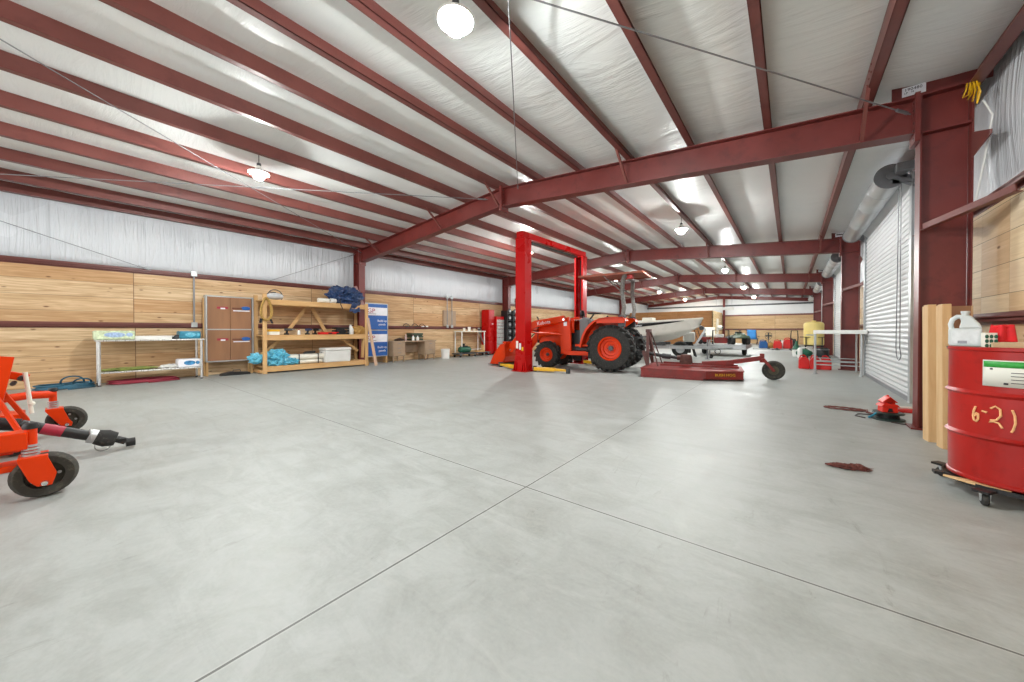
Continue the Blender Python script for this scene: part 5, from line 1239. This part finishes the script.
MB().grid(lambda u, v: (-.3+.6*u, -.25+.45*v, .48-.06*math.sin(pi*v)), 4, 6).build('seat', pm('chair_blue', '2d78b8', .7), t, solid=.02); MB().grid(lambda u, v: (-.3+.6*u, .17+.25*v, .45+.72*v), 4, 6).build('backrest', pm('chair_blue', '2d78b8'), t, solid=.02)
for k, (x, y, l, rz, lab) in enumerate(((-1.0, 25.3, 1.5, .1, 'long grey blade lying on the floor before the blue jug'), (.0, 24.6, .9, -.1, 'short grey blade lying on the floor near the hand truck'), (-.6, 25.0, .5, .6, 'small black bracket on the floor between the two blades'))):
    t = thing('mower_blade', lab, 'blade', (x, y, 0), rz); MB().prism([(-l/2, -.05), (l/2, -.08), (l/2, .08), (-l/2, .05)], 'z', 0, .05).build('blade', GALV if k < 2 else BLACK, t, smooth=0); MB().lathe([(0, .05), (.07, .05), (.06, .12), (0, .12)], 12).build('hub', DGREY, t)

# ------------------------------------------------------------------ boat on its trailer (local +x = bow)
t = thing('boat', 'white open motor boat with black side stripe, bow toward the roller doors', 'boat', (-5.3, 15.1, .62), math.radians(2))
BL = 5.3
def sect(u):
    """u 0 stern .. 1 bow : half beam, keel z, chine z, sheer z, x"""
    x = -2.65+BL*u
    b = .98*(1-max(0, (u-.45)/.55)**2.2)
    sheer = .74+.20*u**2; keel = .0+.62*max(0, (u-.62)/.38)**2.0; chine = .2+.48*max(0, (u-.5)/.5)**1.7
    return x, max(b, .015), keel, min(chine, sheer-.02), sheer
def hull(u, v):
    x, b, k, c, s = sect(u)
    rake = .38*max(0, (u-.8)/.2)**1.5
    a = abs(v-.5)*2; sg = 1 if v > .5 else -1
    if a < .5: q = a/.5; return (x-rake*(1-q)*.6, sg*b*.78*q, k+(c-k)*q**1.3)
    q = (a-.5)/.5; return (x-rake*(1-q)*.3, sg*b*(.78+.22*q**.7), c+(s-c)*q)
FIB = pm('hull_white', 'dfdcd3', .28, var=.05, scale=2, coat=.4)
MB().grid(hull, 40, 28).build('hull', FIB, t, solid=.03)
m = MB()
for sg in (-1, 1): m.tube([(sect(u)[0], sg*sect(u)[1], sect(u)[4]+.01) for u in [i/30 for i in range(31)]], .035, 8)
m.build('gunwale', CREAM, t)
m = MB()
for sg in (-1, 1):
    m.grid(lambda u, v: (lambda q: (q[0], sg*(q[1]+.03), q[2]))((lambda U, vv: (hull(U, vv)[0], abs(hull(U, vv)[1]), hull(U, vv)[2]))(.05+.84*u, .5+.5*(.965-(.21*(1-u)**.6+.01)*v*1.0))), 24, 3)
st = m.build('side_stripe', BLACK, t, solid=.006)
uq = .66; xq, bq, _, _, sq = sect(uq)
m = MB(); m.text('Alumar', .14, TR(.45, -sect(.585)[1]-.0, sect(.585)[4]-.13) @ RX(pi/2-.1) @ RZ(.02) @ TR(0, 0, .045), .003); m.build('lettering', PRINTW, st, smooth=0)
m = MB()
m.grid(lambda u, v: (lambda q: (q[0]*.985, q[1]*.96*(v*2-1), q[4]-.02))(sect(.62+.37*u)), 12, 8); m.build('foredeck', FIB, t, solid=.02)
MB().box(-2.66, -2.6, -.9, .9, .1, .72).build('transom', FIB, t, smooth=0)
MB().box(-.3, .5, -.35, .35, .12, .9).build('console', WHITE, t, smooth=0, bevel=.04); MB().box(-1.6, -1.1, -.8, .8, .12, .52).build('bench_seat', CREAM, t, smooth=0, bevel=.03); MB().box(.45, .85, -.3, .3, .85, 1.02).build('cushion', CREAM, t, smooth=0, bevel=.03)
MB().box(-2.95, -2.62, -.18, .18, .35, 1.1).box(-2.85, -2.7, -.06, .06, -.3, .4).build('outboard_motor', BLACK, t, smooth=0, bevel=.05)
MB().ring((2.52, 0, .86), .04, .01, 'y', 14).build('bow_eye', CHROME, t)
t = thing('boat_trailer', 'grey boat trailer with winch post under the white boat', 'trailer', (-5.3, 15.1, 0), math.radians(2))
m = MB()
for s in (-.6, .6): m.bar((-2.4, s, .45), (1.6, s, .45), .08, .1); m.bar((1.6, s, .45), (3.0, 0, .45), .08, .1)
for x in (-2.2, -.6, 1.): m.bar((x, -.6, .48), (x, .6, .48), .08, .06)
m.build('frame', GALV, t, smooth=0)
for s in (-.45, .45): MB().box(-2.4, 1.4, s-.06, s+.06, .52, .64).build('bunk', DGREY, t, smooth=0)
for s in (-.98, .98):
    w = MB().lathe([(.17, -.08), (.27, -.09), (.31, -.06), (.32, 0), (.31, .06), (.27, .09), (.17, .08)], 28, TR(-.9, s, .32) @ RX(pi/2)).build('wheel', RUBBER, t); MB().lathe([(0, -.05), (.06, -.05), (.08, -.02), (.18, -.03), (.18, .03), (.08, .02), (.06, .05), (0, .05)], 20, TR(-.9, s, .32) @ RX(pi/2)).build('rim', GALV, w)
    MB().tube([(-1.32, s, .4), (-1.2, s, .68), (-.9, s, .74), (-.6, s, .68), (-.48, s, .4)], .09, 8).build('mudguard', BLACK, t)
MB().bar((2.35, 0, .45), (2.75, 0, 1.15), .07, .07).bar((2.75, 0, 1.15), (2.55, 0, 1.3), .06, .06).build('winch_post', GALV, t, smooth=0); MB().cyl((2.62, -.12, 1.2), (2.62, .12, 1.2), .08, 14).build('winch', BLACK, t); MB().cyl((2.58, -.03, 1.2), (2.55, -.02, 1.46), .012, 6).build('winch_strap', BLACK, t)
m = MB(); m.cyl((2.8, .12, .03), (2.8, .12, .75), .03, 10); m.box(2.72, 2.88, .04, .2, 0, .03); m.build('jack', GREY, t)

# utility trailer carrying machines, beyond the cutter
t = thing('utility_trailer', 'flat aluminium utility trailer, tongue and jack toward the rotary cutter', 'trailer', (-2.42, 18.6, 0))
MB().box(-.98, .98, -1.2, 1.6, .42, .5).build('deck', GALV, t, smooth=0, bevel=.008)
m = MB(); m.bar((-.95, -1.2, .36), (-.95, 1.6, .36), .05, .1).bar((.95, -1.2, .36), (.95, 1.6, .36), .05, .1).bar((-.95, -1.2, .36), (.95, -1.2, .36), .05, .1).bar((-.6, -1.2, .36), (-.08, -2.75, .36), .07, .08).bar((.5, -1.2, .36), (-.08, -2.75, .36), .07, .08); m.build('frame', GALV, t, smooth=0)
m = MB(); m.cyl((-.1, -2.72, .06), (-.1, -2.72, .75), .028, 12); m.bar((-.1, -2.72, .72), (.02, -2.72, .72), .02, .02); m.build('jack', GALV, t); MB().lathe([(0, -.025), (.07, -.025), (.08, 0), (.07, .025), (0, .025)], 16, TR(-.05, -2.72, .08) @ RX(pi/2)).build('jack_wheel', RUBBER, t)
for x in (-.8, .8):
    w = MB().lathe([(.14, -.07), (.22, -.08), (.25, -.05), (.26, 0), (.25, .05), (.22, .08), (.14, .07)], 24, TR(x, .3, .26) @ RY(pi/2)).build('wheel', RUBBER, t); MB().lathe([(0, -.05), (.145, -.03), (.145, .03), (0, .05)], 16, TR(x, .3, .26) @ RY(pi/2)).build('rim', DKRED, w)
MB().cyl((-.8, .3, .26), (.8, .3, .26), .03, 10).build('axle', DGREY, t)
MB().ring((.12, -2.3, .26), .1, .012, 'y', 20).build('safety_chain', BLACK, t)
DK = .5
t = thing('quad_bike', 'dark green quad bike parked at the end of the utility trailer', 'quad bike', (-1.78, 18.3, DK), -1.3); t.scale = (.8, .8, .8)
for x in (-.38, .38):
    for y in (-.34, .34):
        w = MB().lathe([(.1, -.09), (.19, -.1), (.22, -.06), (.22, .06), (.19, .1), (.1, .09)], 20, TR(x, y, .22) @ RX(pi/2)).build('wheel', RUBBER, t); MB().lathe([(0, -.06), (.1, -.05), (.1, .05), (0, .06)], 14, TR(x, y, .22) @ RX(pi/2)).build('rim', DGREY, w)
MB().prism([(-.6, .42), (-.5, .52), (-.2, .5), (.0, .6), (.2, .62), (.5, .54), (.6, .42), (.3, .34), (-.3, .34)], 'y', -.24, .24).build('bodywork', OLIVE, t, smooth=0, bevel=.03)
for x in (-.42, .42): MB().tube([(x-.25, 0, .36), (x-.15, 0, .47), (x+.15, 0, .47), (x+.25, 0, .36)], .045, 8, M=Matrix.Diagonal((1, 8.5, 1, 1))).build('fender', OLIVE, t)
MB().box(-.35, .1, -.13, .13, .6, .7).build('seat', BLACK, t, smooth=0, bevel=.03); MB().tube([(.22, -.32, .82), (.26, -.12, .8), (.28, 0, .76), (.26, .12, .8), (.22, .32, .82)], .016, 8).cyl((.3, 0, .6), (.27, 0, .78), .02).build('handlebar', BLACK, t)
t = thing('engine_unit', 'red and white engine strapped on the middle of the utility trailer', 'engine', (-2.42, 17.9, DK), .2)
MB().box(-.25, .25, -.2, .2, .05, .3).build('crankcase', DKRED, t, smooth=0, bevel=.03); MB().box(-.2, .12, -.17, .17, .3, .45).build('fuel_tank', WHITE, t, smooth=0, bevel=.04); MB().cyl((.2, 0, .25), (.34, 0, .28), .09, 16).build('recoil_cover', BLACK, t); MB().tube([(-.3, -.24, 0), (-.3, -.24, .62), (.3, -.24, .62), (.3, -.24, 0)], .018, 8).tube([(-.3, .24, 0), (-.3, .24, .62), (.3, .24, .62), (.3, .24, 0)], .018, 8).build('roll_cage', BLACK, t)
t = thing('power_washer', 'red pressure washer on the trailer beside the boat bow', 'machine', (-3.02, 17.8, DK), -.3)
MB().box(-.2, .2, -.15, .15, .1, .32).build('body', DKRED, t, smooth=0, bevel=.03); MB().cyl((-.05, 0, .32), (-.05, 0, .5), .09, 16).build('motor', GREY, t); MB().tube([(-.22, -.15, .1), (-.4, -.15, .65), (-.4, .15, .65), (-.22, .15, .1)], .016, 8).build('handle', BLACK, t)
for y in (-.18, .18): MB().lathe([(0, -.03), (.1, -.03), (.11, 0), (.1, .03), (0, .03)], 16, TR(-.1, y, .11) @ RX(pi/2)).build('wheel', RUBBER, t)
t = thing('helmet', 'pale helmet resting on the engine cage', 'helmet', (-2.42, 17.75, DK+.64)); t.scale = (.8, .8, .8); MB().ball((0, 0, .12), (.15, .13, .13), 18).build('shell', CREAM, t); MB().prism([(.09, .06), (.16, .08), (.16, .15), (.1, .18)], 'y', -.09, .09).build('visor', BLACK, t, smooth=0, bevel=.02)
t = thing('padded_chair', 'pale padded boat chair standing on the trailer behind the red pressure washer', 'chair', (-2.95, 18.6, DK), .3); t.scale = (.8, .8, .8); MB().box(-.3, .3, -.25, .25, .4, .52).box(-.3, .3, .18, .27, .5, .95).build('cushion', CREAM, t, smooth=0, bevel=.04); MB().cyl((0, 0, 0), (0, 0, .4), .05).build('pedestal', GREY, t)
t = thing('motor_cowl', 'black and white outboard engine standing under the boat bow', 'engine', (-3.45, 16.6, 0), .3)
MB().box(-.2, .25, -.16, .16, .62, 1.05).build('cowl', WHITE, t, smooth=0, bevel=.07); MB().box(-.1, .1, -.07, .07, .15, .65).build('leg', BLACK, t, smooth=0, bevel=.03)
m = MB()
for s in (-.28, .28): m.bar((s, -.25, 0), (s*.3, 0, .75), .05, .05).bar((s, .25, 0), (s*.3, 0, .75), .05, .05)
m.build('stand', BLACK, t, smooth=0)
t = thing('spare_tyre', 'dark tyre leaning on the trailer under the boat bow', 'tyre', (-3.62, 15.95, .0), .2)
MB().lathe([(.17, -.08), (.27, -.1), (.32, -.06), (.33, 0), (.32, .06), (.27, .1), (.17, .08)], 28, TR(0, 0, .33) @ RX(pi/2)).build('tyre', RUBBER, t); MB().lathe([(0, -.02), (.06, -.05), (.17, -.03), (.17, .03), (0, .02)], 18, TR(0, 0, .33) @ RX(pi/2)).build('rim', GALV, t)
# ------------------------------------------------------------------ camera, daylight, view
f, u0, v0, yaw, p = 352.79, 512, 333.93, .6683, .0092
cd = bpy.data.cameras.new('camera'); cam = bpy.data.objects.new('camera', cd); C.objects.link(cam)
Fw = V((-math.sin(yaw)*math.cos(p), math.cos(yaw)*math.cos(p), -math.sin(p))); Rt = V((math.cos(yaw), math.sin(yaw), 0)); Up = Rt.cross(Fw)
cam.matrix_world = Matrix(((Rt.x, Up.x, -Fw.x, 0), (Rt.y, Up.y, -Fw.y, 0), (Rt.z, Up.z, -Fw.z, 1.1), (0, 0, 0, 1)))
cd.sensor_width = 36; cd.sensor_fit = 'HORIZONTAL'; cd.lens = f*36/1024
cd.shift_x = (512-u0)/1024; cd.shift_y = (v0-341)/1024; cd.clip_start = .05; cd.clip_end = 200
SC.camera = cam
w = bpy.data.worlds.new('daylight'); SC.world = w; w.use_nodes = True
bg = w.node_tree.nodes['Background']; bg.inputs[0].default_value = (.93, .96, 1, 1); bg.inputs[1].default_value = 2.2
SC.view_settings.view_transform = 'Standard'; SC.view_settings.look = 'None'
SC.view_settings.exposure = .6; SC.view_settings.gamma = 1.; SC.view_settings.use_curve_mapping = False
